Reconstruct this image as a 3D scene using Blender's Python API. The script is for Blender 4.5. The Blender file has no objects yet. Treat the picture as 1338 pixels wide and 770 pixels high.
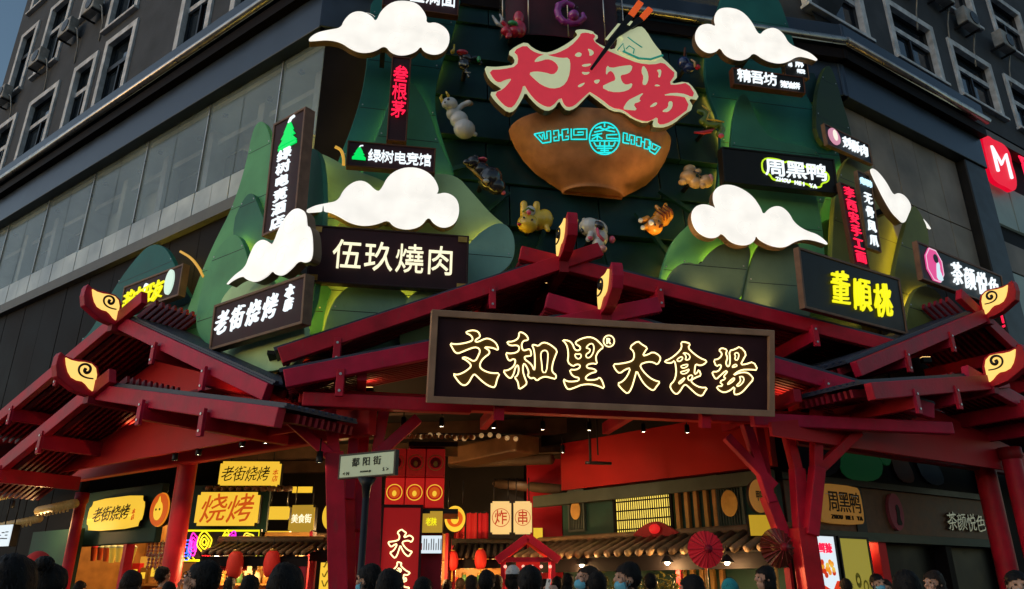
import bpy, bmesh, math, random
from mathutils import Vector, Matrix
from mathutils.geometry import tessellate_polygon
random.seed(7)
SC = bpy.context.scene
COL = SC.collection

# ------------------------------------------------------------------ camera
FPX = 988.0; PITCH = math.radians(21.3); CAMZ = 1.6
cam_d = bpy.data.cameras.new('camera'); cam = bpy.data.objects.new('camera', cam_d); COL.objects.link(cam)
cam.location = (0, 0, CAMZ); cam.rotation_euler = (math.radians(90) + PITCH, 0, 0)
cam_d.sensor_fit = 'HORIZONTAL'; cam_d.sensor_width = 36.0; cam_d.lens = FPX / 1338 * 36.0; cam_d.clip_end = 1000
SC.camera = cam
# ------------------------------------------------------------------ dusk sky and the last of the sun
SUN_EL, SUN_AZ = math.radians(6.0), math.radians(-118)       # low, to the left and behind the camera
world = bpy.data.worlds.new('World'); SC.world = world; world.use_nodes = True
wn = world.node_tree; wn.nodes.clear()
sky = wn.nodes.new('ShaderNodeTexSky'); sky.sky_type = 'NISHITA'; sky.sun_disc = False
sky.sun_elevation = SUN_EL; sky.sun_rotation = SUN_AZ; sky.air_density = 1.0; sky.dust_density = 0.6; sky.ozone_density = 1.6
bg = wn.nodes.new('ShaderNodeBackground'); bg.inputs['Strength'].default_value = 0.09
wo = wn.nodes.new('ShaderNodeOutputWorld')
wn.links.new(sky.outputs[0], bg.inputs[0]); wn.links.new(bg.outputs[0], wo.inputs[0])
sun_d = bpy.data.lights.new('sun', 'SUN'); sun_d.energy = 0.44; sun_d.angle = math.radians(110); sun_d.color = (0.74, 0.86, 1.0)
sun = bpy.data.objects.new('sun', sun_d); COL.objects.link(sun)
sun.rotation_euler = (math.radians(90 - 22), 0, math.radians(-66))
SC.view_settings.view_transform = 'Standard'; SC.view_settings.look = 'None'
EXPO = 1.0; EM = 2.0 ** -EXPO
SC.view_settings.exposure = EXPO; SC.view_settings.gamma = 1.0; SC.view_settings.use_curve_mapping = False
SC.cycles.use_denoising = True
SC.cycles.max_bounces = 6; SC.cycles.diffuse_bounces = 3; SC.cycles.glossy_bounces = 3; SC.cycles.transmission_bounces = 4
SC.cycles.transparent_max_bounces = 8; SC.cycles.sample_clamp_indirect = 4.0; SC.cycles.caustics_reflective = False; SC.cycles.caustics_refractive = False

# ------------------------------------------------------------------ where things stand: a ray and the vertical planes of the corner
CAM = Vector((0, 0, CAMZ))
def ray(px, py):
    return Vector((0, math.cos(PITCH), math.sin(PITCH))) + Vector((1, 0, 0)) * ((px - 669) / FPX) + Vector((0, -math.sin(PITCH), math.cos(PITCH))) * ((385 - py) / FPX)
def at(px, py, Y):
    r = ray(px, py); return CAM + r * (Y / r.y)
class Frame:
    def __init__(s, o, th):
        s.o = Vector((o[0], o[1], 0)); s.th = math.radians(th)
        s.u = Vector((math.cos(s.th), math.sin(s.th), 0)); s.n = Vector((-math.sin(s.th), math.cos(s.th), 0))
    def hit(s, px, py, off=0.0):
        r = ray(px, py); t = ((s.o - CAM).dot(s.n) + off) / r.dot(s.n); p = CAM + r * t
        return ((p - s.o).dot(s.u), p.z)
    def pt(s, x, off, z): return s.o + s.u * x + s.n * off + Vector((0, 0, z))
    def M(s, x=0, off=0, z=0): return Matrix.Translation(s.pt(x, off, z)) @ Matrix.Rotation(s.th, 4, 'Z')
FC = Frame((0.6, 14.6), 11.4)                       # the chamfered corner front
_a = FC.pt(-4.8, 0, 0); _b = FC.pt(7.8, 0, 0)
FL = Frame((_a.x, _a.y), -36); FR = Frame((_b.x, _b.y), 32)   # the two street fronts
def MAT(c, th=0, tilt=0): return Matrix.Translation(Vector(c)) @ Matrix.Rotation(math.radians(th), 4, 'Z') @ Matrix.Rotation(math.radians(tilt), 4, 'X')

# ------------------------------------------------------------------ materials
MATS = {}
def mat(name, col, rough=0.6, metal=0.0, emit=None, es=0.0, var=0.12, scale=3.0, bump=0.0, bscale=40.0, coat=0.0, alpha=1.0, trans=0.0, dirt=0.0, spec=0.22, wear=None):
    if name in MATS: return MATS[name]
    m = bpy.data.materials.new(name); m.use_nodes = True; nt = m.node_tree; b = nt.nodes['Principled BSDF']
    b.inputs['Roughness'].default_value = rough; b.inputs['Metallic'].default_value = metal
    b.inputs['Coat Weight'].default_value = coat; b.inputs['Alpha'].default_value = alpha; b.inputs['Transmission Weight'].default_value = trans
    b.inputs['Base Color'].default_value = (*col, 1); b.inputs['Specular IOR Level'].default_value = spec
    tc = nt.nodes.new('ShaderNodeTexCoord')
    if var > 0:
        n = nt.nodes.new('ShaderNodeTexNoise'); n.inputs['Scale'].default_value = scale; n.inputs['Detail'].default_value = 6
        nt.links.new(tc.outputs['Object'], n.inputs['Vector'])
        r = nt.nodes.new('ShaderNodeMapRange'); r.inputs['From Min'].default_value = 0.3; r.inputs['From Max'].default_value = 0.7
        r.inputs['To Min'].default_value = 1 - var - dirt; r.inputs['To Max'].default_value = 1 + var
        nt.links.new(n.outputs['Fac'], r.inputs['Value'])
        hs = nt.nodes.new('ShaderNodeHueSaturation'); hs.inputs['Color'].default_value = (*col, 1)
        nt.links.new(r.outputs['Result'], hs.inputs['Value'])
        oi = nt.nodes.new('ShaderNodeObjectInfo'); r2 = nt.nodes.new('ShaderNodeMapRange')
        r2.inputs['To Min'].default_value = 0.5 - var * 0.03; r2.inputs['To Max'].default_value = 0.5 + var * 0.03
        nt.links.new(oi.outputs['Random'], r2.inputs['Value']); nt.links.new(r2.outputs['Result'], hs.inputs['Hue'])
        nt.links.new(hs.outputs['Color'], b.inputs['Base Color'])
        rr = nt.nodes.new('ShaderNodeMapRange'); rr.inputs['To Min'].default_value = max(0.02, rough - 0.12); rr.inputs['To Max'].default_value = min(1, rough + 0.12)
        nt.links.new(n.outputs['Fac'], rr.inputs['Value']); nt.links.new(rr.outputs['Result'], b.inputs['Roughness'])
    if wear is not None and var > 0:
        wc, wa = wear
        n3 = nt.nodes.new('ShaderNodeTexNoise'); n3.inputs['Scale'].default_value = 7.0; n3.inputs['Detail'].default_value = 10; n3.inputs['Roughness'].default_value = .75
        mp = nt.nodes.new('ShaderNodeMapping'); mp.inputs['Scale'].default_value = (1, 1, .35); nt.links.new(tc.outputs['Object'], mp.inputs['Vector']); nt.links.new(mp.outputs['Vector'], n3.inputs['Vector'])
        r3 = nt.nodes.new('ShaderNodeMapRange'); r3.inputs['From Min'].default_value = .56; r3.inputs['From Max'].default_value = .72; r3.inputs['To Max'].default_value = wa; nt.links.new(n3.outputs['Fac'], r3.inputs['Value'])
        mx = nt.nodes.new('ShaderNodeMix'); mx.data_type = 'RGBA'; mx.inputs['B'].default_value = (*wc, 1); nt.links.new(hs.outputs['Color'], mx.inputs['A']); nt.links.new(r3.outputs['Result'], mx.inputs['Factor']); nt.links.new(mx.outputs['Result'], b.inputs['Base Color'])
    if bump > 0:
        n2 = nt.nodes.new('ShaderNodeTexNoise'); n2.inputs['Scale'].default_value = bscale; n2.inputs['Detail'].default_value = 4
        nt.links.new(tc.outputs['Object'], n2.inputs['Vector'])
        bp = nt.nodes.new('ShaderNodeBump'); bp.inputs['Strength'].default_value = bump; bp.inputs['Distance'].default_value = 0.02
        nt.links.new(n2.outputs['Fac'], bp.inputs['Height']); nt.links.new(bp.outputs['Normal'], b.inputs['Normal'])
    if emit is not None:
        b.inputs['Emission Color'].default_value = (*emit, 1); b.inputs['Emission Strength'].default_value = es * EM
    MATS[name] = m; return m
def glow(name, col, s, base=None):
    return mat(name, base or tuple(min(0.8, c) * .25 for c in col), 0.5, emit=col, es=s, var=0)

RED = mat('red_lacquer', (0.45, 0.008, 0.032), 0.5, var=0.2, scale=2.2, bump=0.2, bscale=14, dirt=0.15, wear=((.16, .05, .05), .55))
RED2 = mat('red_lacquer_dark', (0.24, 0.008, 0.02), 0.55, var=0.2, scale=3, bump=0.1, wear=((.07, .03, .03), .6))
REDW = mat('red_wall_paint', (0.5, 0.012, 0.018), 0.55, var=0.12, scale=1.2, bump=0.08, bscale=30)
ROOF = mat('roof_sheet', (0.045, 0.05, 0.075), 0.45, var=0.25, scale=4, bump=0.2, bscale=15)
TILE = mat('clay_roof_tile', (0.16, 0.10, 0.05), 0.6, var=0.3, scale=6, bump=0.3, bscale=20)
BLACK = mat('black_steel', (0.012, 0.012, 0.014), 0.4, var=0.2)
CEIL = mat('black_ceiling_paint', (0.018, 0.015, 0.014), 0.8, var=0.3, scale=1.0)
DGREY = mat('dark_render', (0.06, 0.066, 0.078), 0.85, var=0.2, scale=0.9, bump=0.2, bscale=25, dirt=0.15, wear=((.035, .035, .038), .6))
TRIM = mat('pale_window_trim', (0.55, 0.57, 0.6), 0.7, var=0.2, scale=3, dirt=0.2)
GLASS = mat('dark_window_glass', (0.012, 0.018, 0.026), 0.06, var=0, spec=.5)
METAL = mat('brushed_steel', (0.45, 0.42, 0.40), 0.3, 0.9, var=0.2, scale=5)
NAVY = mat('navy_cladding', (0.035, 0.05, 0.075), 0.35, 0.3, var=0.2, scale=1.5)
PANEL = mat('white_panel', (0.42, 0.46, 0.45), 0.35, var=0.25, scale=0.8, dirt=0.25, spec=.5)
PALE = mat('grey_green_wall', (0.48, 0.54, 0.49), 0.7, var=0.25, scale=0.5, dirt=0.2)
BROWN = mat('brown_cladding', (0.011, 0.009, 0.01), 0.55, spec=.04, var=0.3, scale=0.8)
WOODF = mat('sign_frame_wood', (0.17, 0.095, 0.06), 0.55, var=0.25, scale=5)
BOARD = mat('dark_sign_board', (0.032, 0.009, 0.014), 0.6, var=0.25, scale=3)
BOARDB = mat('black_sign_board', (0.008, 0.007, 0.006), 0.4, var=0.2)
CREAM = mat('cream_acrylic', (0.55, 0.6, 0.38), 0.5, var=0.05)
GOLD = mat('aged_gold', (0.35, 0.2, 0.05), 0.35, 0.6, var=0.2, scale=8)
DGREEN = mat('dark_green_paint', (0.012, 0.045, 0.035), 0.6, var=0.25, scale=2)
AMBER = mat('amber_wood', (0.35, 0.17, 0.04), 0.5, var=0.25, scale=4)
WHITEL = glow('white_letter_light', (0.86, 0.95, 1.0), 1.15)
WARML = glow('warm_letter_light', (1.0, 0.93, 0.62), 1.1)
NEON = glow('warm_neon_tube', (1.0, 0.80, 0.36), 2.2)
YELL = glow('yellow_letter_light', (0.95, 0.9, 0.01), 1.0)
REDL = glow('red_letter_light', (1.0, 0.012, 0.06), 1.3)
CYANL = glow('cyan_neon_tube', (0.02, 0.85, 0.85), 1.0)
SWIRL = glow('finial_light_panel', (1.0, 0.62, 0.16), 1.15)
LED = glow('yellow_led_strip', (1.0, 0.66, 0.07), 16.0)
BULB = glow('spot_lamp_bulb', (1.0, 0.82, 0.55), 25.0)

# ------------------------------------------------------------------ mesh building
class MB:
    def __init__(s): s.v = []; s.f = []; s.sm = []
    def add(s, vs, fs, smooth=False):
        k = len(s.v); s.v += [tuple(v) for v in vs]; s.f += [tuple(i + k for i in f) for f in fs]; s.sm += [smooth] * len(fs); return s
    def box(s, x0, x1, y0, y1, z0, z1):
        return s.add([(x0, y0, z0), (x1, y0, z0), (x1, y1, z0), (x0, y1, z0), (x0, y0, z1), (x1, y0, z1), (x1, y1, z1), (x0, y1, z1)],
                     [(0, 3, 2, 1), (4, 5, 6, 7), (0, 1, 5, 4), (1, 2, 6, 5), (2, 3, 7, 6), (3, 0, 4, 7)])
    def beam(s, a, b, w, h, up=(0, 0, 1)):
        a = Vector(a); b = Vector(b); d = (b - a).normalized(); side = d.cross(Vector(up))
        if side.length < 1e-4: side = d.cross(Vector((0, 1, 0)))
        side.normalize(); u2 = side.cross(d).normalized()
        c = [side * (i * w / 2) + u2 * (j * h / 2) for i, j in ((-1, -1), (1, -1), (1, 1), (-1, 1))]
        return s.add([a + q for q in c] + [b + q for q in c], [(0, 1, 2, 3), (7, 6, 5, 4), (0, 4, 5, 1), (1, 5, 6, 2), (2, 6, 7, 3), (3, 7, 4, 0)])
    def prism(s, pts, y0, y1, holes=(), cap=True):
        loops = [list(pts)] + [list(h) for h in holes]; flat = [p for l in loops for p in l]; n = len(flat)
        tris = tessellate_polygon([[Vector((p[0], p[1], 0)) for p in l] for l in loops])
        fs = []
        for t in tris:
            a, b, c = (flat[i] for i in t)
            if (b[0] - a[0]) * (c[1] - a[1]) - (b[1] - a[1]) * (c[0] - a[0]) < 0: t = t[::-1]
            fs.append(tuple(t)); fs.append(tuple(i + n for i in reversed(t)))
        k = 0
        for l in loops:
            m = len(l)
            ar = sum(l[i][0] * l[(i + 1) % m][1] - l[(i + 1) % m][0] * l[i][1] for i in range(m))
            if l is not loops[0]: ar = -ar
            for i in range(m):
                a, b = k + i, k + (i + 1) % m
                fs.append((a, a + n, b + n, b) if ar > 0 else (a, b, b + n, a + n))
            k += m
        return s.add([(x, y0, z) for x, z in flat] + [(x, y1, z) for x, z in flat], fs)
    def tube(s, pts, r, n=6, closed=False, smooth=True):
        pts = [Vector(p) for p in pts]; m = len(pts); vs = []; fs = []; up = None
        for i, p in enumerate(pts):
            if closed: d = pts[(i + 1) % m] - pts[i - 1]
            else: d = pts[min(i + 1, m - 1)] - pts[max(i - 1, 0)]
            if d.length < 1e-9: d = Vector((0, 0, 1))
            d.normalize()
            if up is None: up = d.orthogonal().normalized()
            up = (up - d * up.dot(d)); up = up.normalized() if up.length > 1e-6 else d.orthogonal().normalized()
            w = d.cross(up); rr = r[i] if isinstance(r, (list, tuple)) else r
            vs += [p + (up * math.cos(2 * math.pi * k / n) + w * math.sin(2 * math.pi * k / n)) * rr for k in range(n)]
        for i in range(m if closed else m - 1):
            j = (i + 1) % m
            fs += [(i * n + k, i * n + (k + 1) % n, j * n + (k + 1) % n, j * n + k) for k in range(n)]
        if not closed: fs += [tuple(reversed(range(n))), tuple(range((m - 1) * n, m * n))]
        return s.add(vs, fs, smooth)
    def ball(s, c, r, n=12, m=8, rot=None):
        c = Vector(c); r = (r, r, r) if not isinstance(r, (tuple, list)) else r; vs = []; fs = []
        for i in range(m + 1):
            a = math.pi * i / m
            for k in range(n):
                b = 2 * math.pi * k / n; v = Vector((r[0] * math.sin(a) * math.cos(b), r[1] * math.sin(a) * math.sin(b), r[2] * math.cos(a)))
                if rot is not None: v = rot @ v
                vs.append(c + v)
        for i in range(m):
            for k in range(n):
                q = (i * n + k, (i + 1) * n + k, (i + 1) * n + (k + 1) % n, i * n + (k + 1) % n); fs.append(q)
        return s.add(vs, fs, True)
    def lathe(s, prof, n=32, sy=1.0, a0=0.0, a1=2 * math.pi, c=(0, 0, 0)):
        full = abs(a1 - a0 - 2 * math.pi) < 1e-6; k = n if full else n + 1; vs = []; fs = []
        for r, z in prof:
            for i in range(k):
                a = a0 + (a1 - a0) * i / n; vs.append((c[0] + r * math.cos(a), c[1] + r * math.sin(a) * sy, c[2] + z))
        for j in range(len(prof) - 1):
            for i in range(n):
                i2 = (i + 1) % k; fs.append((j * k + i, j * k + i2, (j + 1) * k + i2, (j + 1) * k + i))
        return s.add(vs, fs, True)
    def disc(s, cx, cz, rx, rz, y0, y1, n=28):
        return s.prism([(cx + rx * math.cos(2 * math.pi * i / n), cz + rz * math.sin(2 * math.pi * i / n)) for i in range(n)], y0, y1)
    def ring(s, cx, cz, r0, r1, y0, y1, n=28, k=1.0):
        f = lambda r: [(cx + r * math.cos(2 * math.pi * i / n), cz + r * k * math.sin(2 * math.pi * i / n)) for i in range(n)]
        return s.prism(f(r1), y0, y1, [f(r0)])
    def mesh(s, name):
        me = bpy.data.meshes.new(name); me.from_pydata(s.v, [], s.f); me.validate(); 
        if any(s.sm) and len(me.polygons) == len(s.sm): me.polygons.foreach_set('use_smooth', s.sm)
        me.update(); return me
def link(name, me, m, parent=None, M=None, bevel=0.0):
    o = bpy.data.objects.new(name, me); COL.objects.link(o)
    if m is not None and len(me.materials) == 0: me.materials.append(m)
    elif m is not None and me.materials[0] != m:
        o.material_slots[0].link = 'OBJECT'; o.material_slots[0].material = m
    if parent is not None: o.parent = parent
    if M is not None: o.matrix_local = M
    if bevel > 0:
        b = o.modifiers.new('bevel', 'BEVEL'); b.width = bevel; b.segments = 2; b.limit_method = 'ANGLE'; b.angle_limit = math.radians(40); b.harden_normals = False
    return o
def part(name, mb, m, parent=None, M=None, bevel=0.0, label=None):
    o = link(name, mb.mesh(name) if isinstance(mb, MB) else mb, m, parent, M, bevel)
    if label: o['label'] = label
    return o
def thing(name, label, cat, M=None, group=None):
    o = bpy.data.objects.new(name, None); COL.objects.link(o); o.empty_display_size = 0.2
    if M is not None: o.matrix_world = M
    o['label'] = label; o['category'] = cat
    if group: o['group'] = group
    return o
def single(name, mb, m, label, cat, M=None, group=None, bevel=0.0):
    o = part(name, mb, m, None, M, bevel); o['label'] = label; o['category'] = cat
    if group: o['group'] = group
    return o
def struct(name, mb, m, M=None, bevel=0.0):
    o = part(name, mb, m, None, M, bevel); o['kind'] = 'structure'; return o
def copy_tree(o, parent=None):
    c = o.copy(); COL.objects.link(c); c.parent = parent
    for ch in list(o.children): copy_tree(ch, c)
    return c
def poly(s): return [tuple(float(q) for q in p.split(',')) for p in s.split()]
def chaikin(p, it=1, closed=True):
    for _ in range(it):
        q = []; m = len(p)
        rng = range(m) if closed else range(m - 1)
        if not closed: q.append(p[0])
        for i in rng:
            a, b = p[i], p[(i + 1) % m]
            q += [(a[0] * .75 + b[0] * .25, a[1] * .75 + b[1] * .25), (a[0] * .25 + b[0] * .75, a[1] * .25 + b[1] * .75)]
        if not closed: q.append(p[-1])
        p = q
    return p
def crop(s, x0, y0, k): return [(x0 + x / k, y0 + y / k) for x, y in poly(s)]
def inset(pts, d):
    """offset a closed outline inwards by d (simple, for light strips)"""
    m = len(pts); ar = sum(pts[i][0] * pts[(i + 1) % m][1] - pts[(i + 1) % m][0] * pts[i][1] for i in range(m)); sg = 1 if ar > 0 else -1
    out = []
    for i in range(m):
        a, b = Vector(pts[i - 1]), Vector(pts[(i + 1) % m]); t = (b - a)
        if t.length < 1e-6: continue
        t.normalize(); n = Vector((-t.y, t.x)) * sg; out.append((pts[i][0] + n.x * d, pts[i][1] + n.y * d))
    return out

# ------------------------------------------------------------------ lettering
GL = {}
def glyph_raw(ch, weight, ext):
    cu = bpy.data.curves.new('glyph', 'FONT'); cu.body = ch; cu.size = 1.0; cu.extrude = ext; cu.bevel_depth = weight; cu.bevel_resolution = 0; cu.resolution_u = 3
    o = bpy.data.objects.new('glyph', cu); COL.objects.link(o)
    dg = bpy.context.evaluated_depsgraph_get(); me = bpy.data.meshes.new_from_object(o.evaluated_get(dg))
    bpy.data.objects.remove(o); bpy.data.curves.remove(cu); return me
_ref = glyph_raw('国', 0.0, 0.0)
_xs = [v.co.x for v in _ref.vertices]; _ys = [v.co.y for v in _ref.vertices]
GCX, GCY, GS = (min(_xs) + max(_xs)) / 2, (min(_ys) + max(_ys)) / 2, max(max(_xs) - min(_xs), max(_ys) - min(_ys))
def glyph(ch, weight=0.012, shear=0.0, ext=0.03):
    k = (ch, weight, shear, ext)
    if k not in GL:
        me = glyph_raw(ch, weight, ext); latin = ord(ch[0]) < 0x2000
        xs = [v.co.x for v in me.vertices] or [0]; ys = [v.co.y for v in me.vertices] or [0]
        cx, cy, s = ((min(xs) + max(xs)) / 2, (min(ys) + max(ys)) / 2, max(max(ys) - min(ys), .1)) if latin else (GCX, GCY, GS)
        for v in me.vertices:
            x, y, z = v.co; x = (x - cx) / s; y = (y - cy) / s
            if shear: 
                x += shear * y + 0.03 * math.sin(5 * y + 3 * x); y += 0.06 * x * (1 if shear > 0 else -1) + 0.03 * math.sin(6 * x)
            v.co = (x, -z / s, y)
        me.update(); GL[k] = me
    return GL[k]
def chars(root, text, cx, cz, w, h, m, y=-0.03, gap=0.1, vertical=False, weight=0.012, shear=0.0, name='character', ext=0.03, hs=None, dy=None):
    """lay the characters out in a box w x h centred on (cx, cz) of the sign's own plane"""
    n = len(text); out = []; dy = dy or (.12 if m.name in ('black_ink', 'orange_letter', 'green_ink', 'red_print_lit') else .5)
    for i, ch in enumerate(text):
        if vertical: cell = h / n; x, z, sx, sz = cx, cz + h / 2 - cell * (i + .5), w, cell * (1 - gap)
        else: cell = w / n; x, z, sx, sz = cx - w / 2 + cell * (i + .5), cz, cell * (1 - gap), h
        if ch == ' ': continue
        k = hs[i] if hs else 1.0
        out.append(part(name, glyph(ch, weight, shear, ext), m, root, Matrix.Translation((x, y, z)) @ Matrix.Diagonal((sx * k, dy, sz * k, 1))))
    return out
def board(name, label, c, th, tilt, w, h, depth=0.14, fw=0.05, bm=None, fm=None, cat='sign', group='shop signs on the mountain front', bulge=0.02):
    """a framed sign box: its root at the middle of its face"""
    r = thing(name, label, cat, MAT(c, th, tilt), group)
    part('board', MB().box(-w / 2 + fw, w / 2 - fw, 0.0, depth - .01, -h / 2 + fw, h / 2 - fw), bm or BOARD, r)
    f = MB()
    f.prism([(-w / 2, -h / 2), (w / 2, -h / 2), (w / 2, h / 2), (-w / 2, h / 2)], -bulge, depth, [[(-w / 2 + fw - .002, -h / 2 + fw - .002), (w / 2 - fw + .002, -h / 2 + fw - .002), (w / 2 - fw + .002, h / 2 - fw + .002), (-w / 2 + fw - .002, h / 2 - fw + .002)]])
    part('frame', f, fm or WOODF, r, bevel=0.008)
    return r
# ================================================================== ground and street
struct('ground', MB().box(-400, 400, -400, 400, -0.3, 0.0), mat('asphalt', (0.05, 0.05, 0.052), 0.8, var=0.25, scale=2, bump=0.3, bscale=60))
PAVE = mat('pavement_stone', (0.075, 0.072, 0.07), 0.7, var=0.25, scale=2, bump=0.2, bscale=30)
pave = MB()
_pp = [(-26, 27), (-13, 9), (-3.5, 4.4), (9, 6.0), (22, 15.5), (30, 24), (30, 45), (-26, 45)]
pave.prism(_pp, 0.0, 0.12); pave.v = [(x, z, 0.12 - y) for x, y, z in pave.v]; pave.f = [tuple(reversed(f)) for f in pave.f]
struct('pavement', pave, PAVE)

# ================================================================== the corner building
bld = thing('corner_building', 'dark grey corner building rising behind the painted mountains', 'building', Matrix.Translation(_a))
BI = bld.matrix_world.inverted()
def bpart(name, mb, m, fr, x=0, off=0, z=0, bevel=0.0, parent=None):
    if parent is None: return part(name, mb, m, bld, BI @ fr.M(x, off, z), bevel)
    return part(name, mb, m, parent, None, bevel)
def facade(fr, x0, x1, wins, z0=15.2, z1=31.0):
    holes = [[(a, c), (b, c), (b, d), (a, d)] for a, b, c, d, k in wins]
    bpart('wall', MB().prism([(x0, z0), (x1, z0), (x1, z1), (x0, z1)], 0.0, 0.35, holes), DGREY, fr)
    for a, b, c, d, k in wins:
        w, h = b - a, d - c; fw = 0.16 if k != 2 else 0.1
        f = MB(); cells = []
        # pale surround proud of the wall, then mullion and transom
        f.prism([(-w / 2 - .19, 0), (w / 2 + .19, 0), (w / 2 + .19, h + .19), (-w / 2 - .19, h + .19)], -0.07, 0.10, [[(-w / 2 + .03, .06), (w / 2 - .03, .06), (w / 2 - .03, h - .03), (-w / 2 + .03, h - .03)]])
        win = bpart('window', f, TRIM, fr, (a + b) / 2, 0, c, 0.01)
        zt = h * 0.66
        bars = MB().box(-w / 2, w / 2, 0.08, 0.15, zt - .09, zt + .09)
        part('transom', bars, TRIM if k else BLACK, win)
        part('mullion', MB().box(-.035, .035, 0.09, 0.16, 0.04, zt - .091), BLACK, win)
        for i, (xa, xb, za, zb) in enumerate(((-w / 2, -.035, .05, zt - .09), (.035, w / 2, .05, zt - .09), (-w / 2, w / 2, zt + .09, h))):
            part('pane', MB().box(xa, xb, 0.18 + 0.012 * i, 0.20 + 0.012 * i, za, zb), GLASS, win)
        part('sill', MB().box(-w / 2 - .24, w / 2 + .24, -0.16, 0.12, -.1, -.003), TRIM, win, None, 0.01)
        if random.random() < 0.7:
            cm = random.choice([mat('curtain_pale', (0.2, 0.2, 0.2), 0.9), mat('curtain_red', (0.16, 0.03, 0.025), 0.9), mat('curtain_blue', (0.05, 0.07, 0.1), 0.9)])
            xa = random.uniform(-w / 2, 0); n = 8; cu = MB(); vs = []; wd = random.uniform(.3, .5) * w
            for i in range(n + 1):
                x = xa + wd * i / n; y = 0.30 + 0.03 * (i % 2); vs += [(x, y, .05), (x, y, h * random.uniform(.97, 1))]
            cu.add(vs, [(2 * i, 2 * i + 2, 2 * i + 3, 2 * i + 1) for i in range(n)]); part('curtain', cu, cm, win)
    bpart('back_wall', MB().box(x0, x1, 1.2, 1.3, z0, z1), BROWN, fr)
WL = [(-19.8, -18.3, 15.45, 18.3, 1), (-16.9, -14.95, 15.45, 18.3, 1), (-13.5, -12.25, 15.45, 18.3, 1), (-11.4, -9.8, 15.45, 18.4, 0), (-6.75, -5.4, 15.55, 18.4, 1), (-4.05, -2.4, 15.55, 18.4, 1),
      (-19.9, -18.7, 19.8, 22.9, 0), (-17.4, -15.8, 19.8, 23.0, 1), (-14.3, -12.9, 20.9, 23.2, 0), (-11.8, -10.1, 19.2, 22.6, 1), (-7.0, -5.2, 19.8, 22.6, 1), (-19.9, -18.7, 24.2, 27.0, 0), (-17.4, -15.8, 24.2, 27, 0)]
facade(FL, -20.7, 0.0, WL)
WR = [(-0.4, 2.0, 16.0, 18.0, 1), (3.57, 5.75, 16.0, 18.0, 1), (6.96, 9.2, 16.0, 18.0, 1), (10.4, 12.6, 16.0, 18.0, 1), (14, 16.2, 16, 18, 1), (0.2, 2.0, 19.7, 22.0, 0), (3.6, 5.6, 19.7, 22.0, 1), (7.2, 9.2, 19.7, 22.0, 1), (10.8, 13, 19.7, 22, 1), (14.2, 16.2, 19.7, 22, 0)]
facade(FR, 0.0, 18.5, WR)
bpart('wall', MB().box(0, 12.6, 0.02, 0.4, 15.2, 31), DGREY, FC, -4.8)
# end wall turning away on the far left
bpart('wall', MB().box(-20.95, -20.7, 0.0, 14, 5, 29.5), DGREY, FL)
bpart('cornice', MB().box(-21.3, -20.5, -.35, 14, 26.4, 27.0), DGREY, FL)
# ledge between the old wall and the glazed storeys
for fr, x0, x1 in ((FL, -20.9, 0.12), (FR, -0.1, 6.62), (FC, -5.0, 8.0)):
    e = 0.02 if fr is FC else 0.0
    bpart('ledge', MB().box(x0, x1, -.55 + e, .3, 14.78, 15.2 - e), NAVY, fr, bevel=0.02)
    bpart('steel_rail', MB().tube([(x0, -.62 + e, 14.6), (x1, -.62 + e, 14.6)], 0.10, 8), METAL, fr)
    bpart('ledge', MB().box(x0, x1, -.5 + e, .3, 14.15, 14.45), BROWN, fr)
    bpart('fascia', MB().box(x0, x1, -.3 + e, .32, 13.15, 14.147), NAVY, fr, bevel=0.02)
# glazed storey, left street front: pale wall, dark openings and lower white panels behind tall panes
bpart('inner_wall', MB().box(-20.7, -0.2, 1.2, 1.35, 9.8, 13.2), PALE, FL)
for a, b in ((-20, -18.3), (-17.2, -13.0), (-8.0, -4.4), (-3.6, -1.0)):
    bpart('inner_window', MB().box(a, b, 1.05, 1.19, 10.75, 12.35), BROWN, FL)
bpart('inner_beam', MB().box(-20.7, -0.2, 0.75, 1.18, 12.6, 12.75), PANEL, FL)
for i in range(1, 11): bpart('inner_column', MB().box(-22.6 + i * 2.15, -22.35 + i * 2.15, .6, 1.18, 9.8, 12.99), PANEL if i % 3 else PALE, FL)
for i in range(2, 15): bpart('downlight', MB().tube([(-22.3 + i * 1.5, .35 + .25 * (i % 2), 12.93), (-22.3 + i * 1.5, .35 + .25 * (i % 2), 12.999)], .07, 8), BLACK, FL)
bpart('inner_ceiling', MB().box(-20.7, -0.2, 0.1, 1.34, 13.0, 13.14), PALE, FL)
PANEGL = mat('facade_glass', (0.26, 0.33, 0.33), 0.04, alpha=0.30, var=0.3, scale=0.5, spec=.9)
for i in range(2, 16):
    x = -23.1 + i * 1.44
    bpart('pane', MB().box(x + .015, x + 1.425, -0.02, 0.0, 10.6, 13.12), PANEGL, FL)
    bpart('white_panel', MB().box(x + .012, x + .71, -.06, 0.02, 9.82, 10.55), PANEL, FL, bevel=.006)
    bpart('white_panel', MB().box(x + .73, x + 1.428, -.065, 0.02, 9.82, 10.55), PANEL, FL, bevel=.006)
    if i % 2: bpart('mullion', MB().box(x - .012, x + .012, -.05, 0.05, 10.6, 13.1), METAL, FL)
bpart('ledge', MB().box(-20.7, -.1, -.2, .3, 9.5, 9.8), mat('ledge_grey', (0.12, 0.125, 0.13), .6), FL)
for i in range(2, 18):
    x = -23.1 + i * 1.28
    bpart('cladding_panel', MB().box(x + .01, x + 1.27, -.03 + .004 * (i % 3), .2, 5.0, 9.5), BROWN, FL, bevel=.01)
for i in range(2, 12):
    x = -23.1 + i * 1.32
    bpart('cladding_panel', MB().box(x + .01, x + 1.31, .0 + .004 * (i % 3), .2, 0.0, 4.98), BROWN, FL, bevel=.01)
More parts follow.
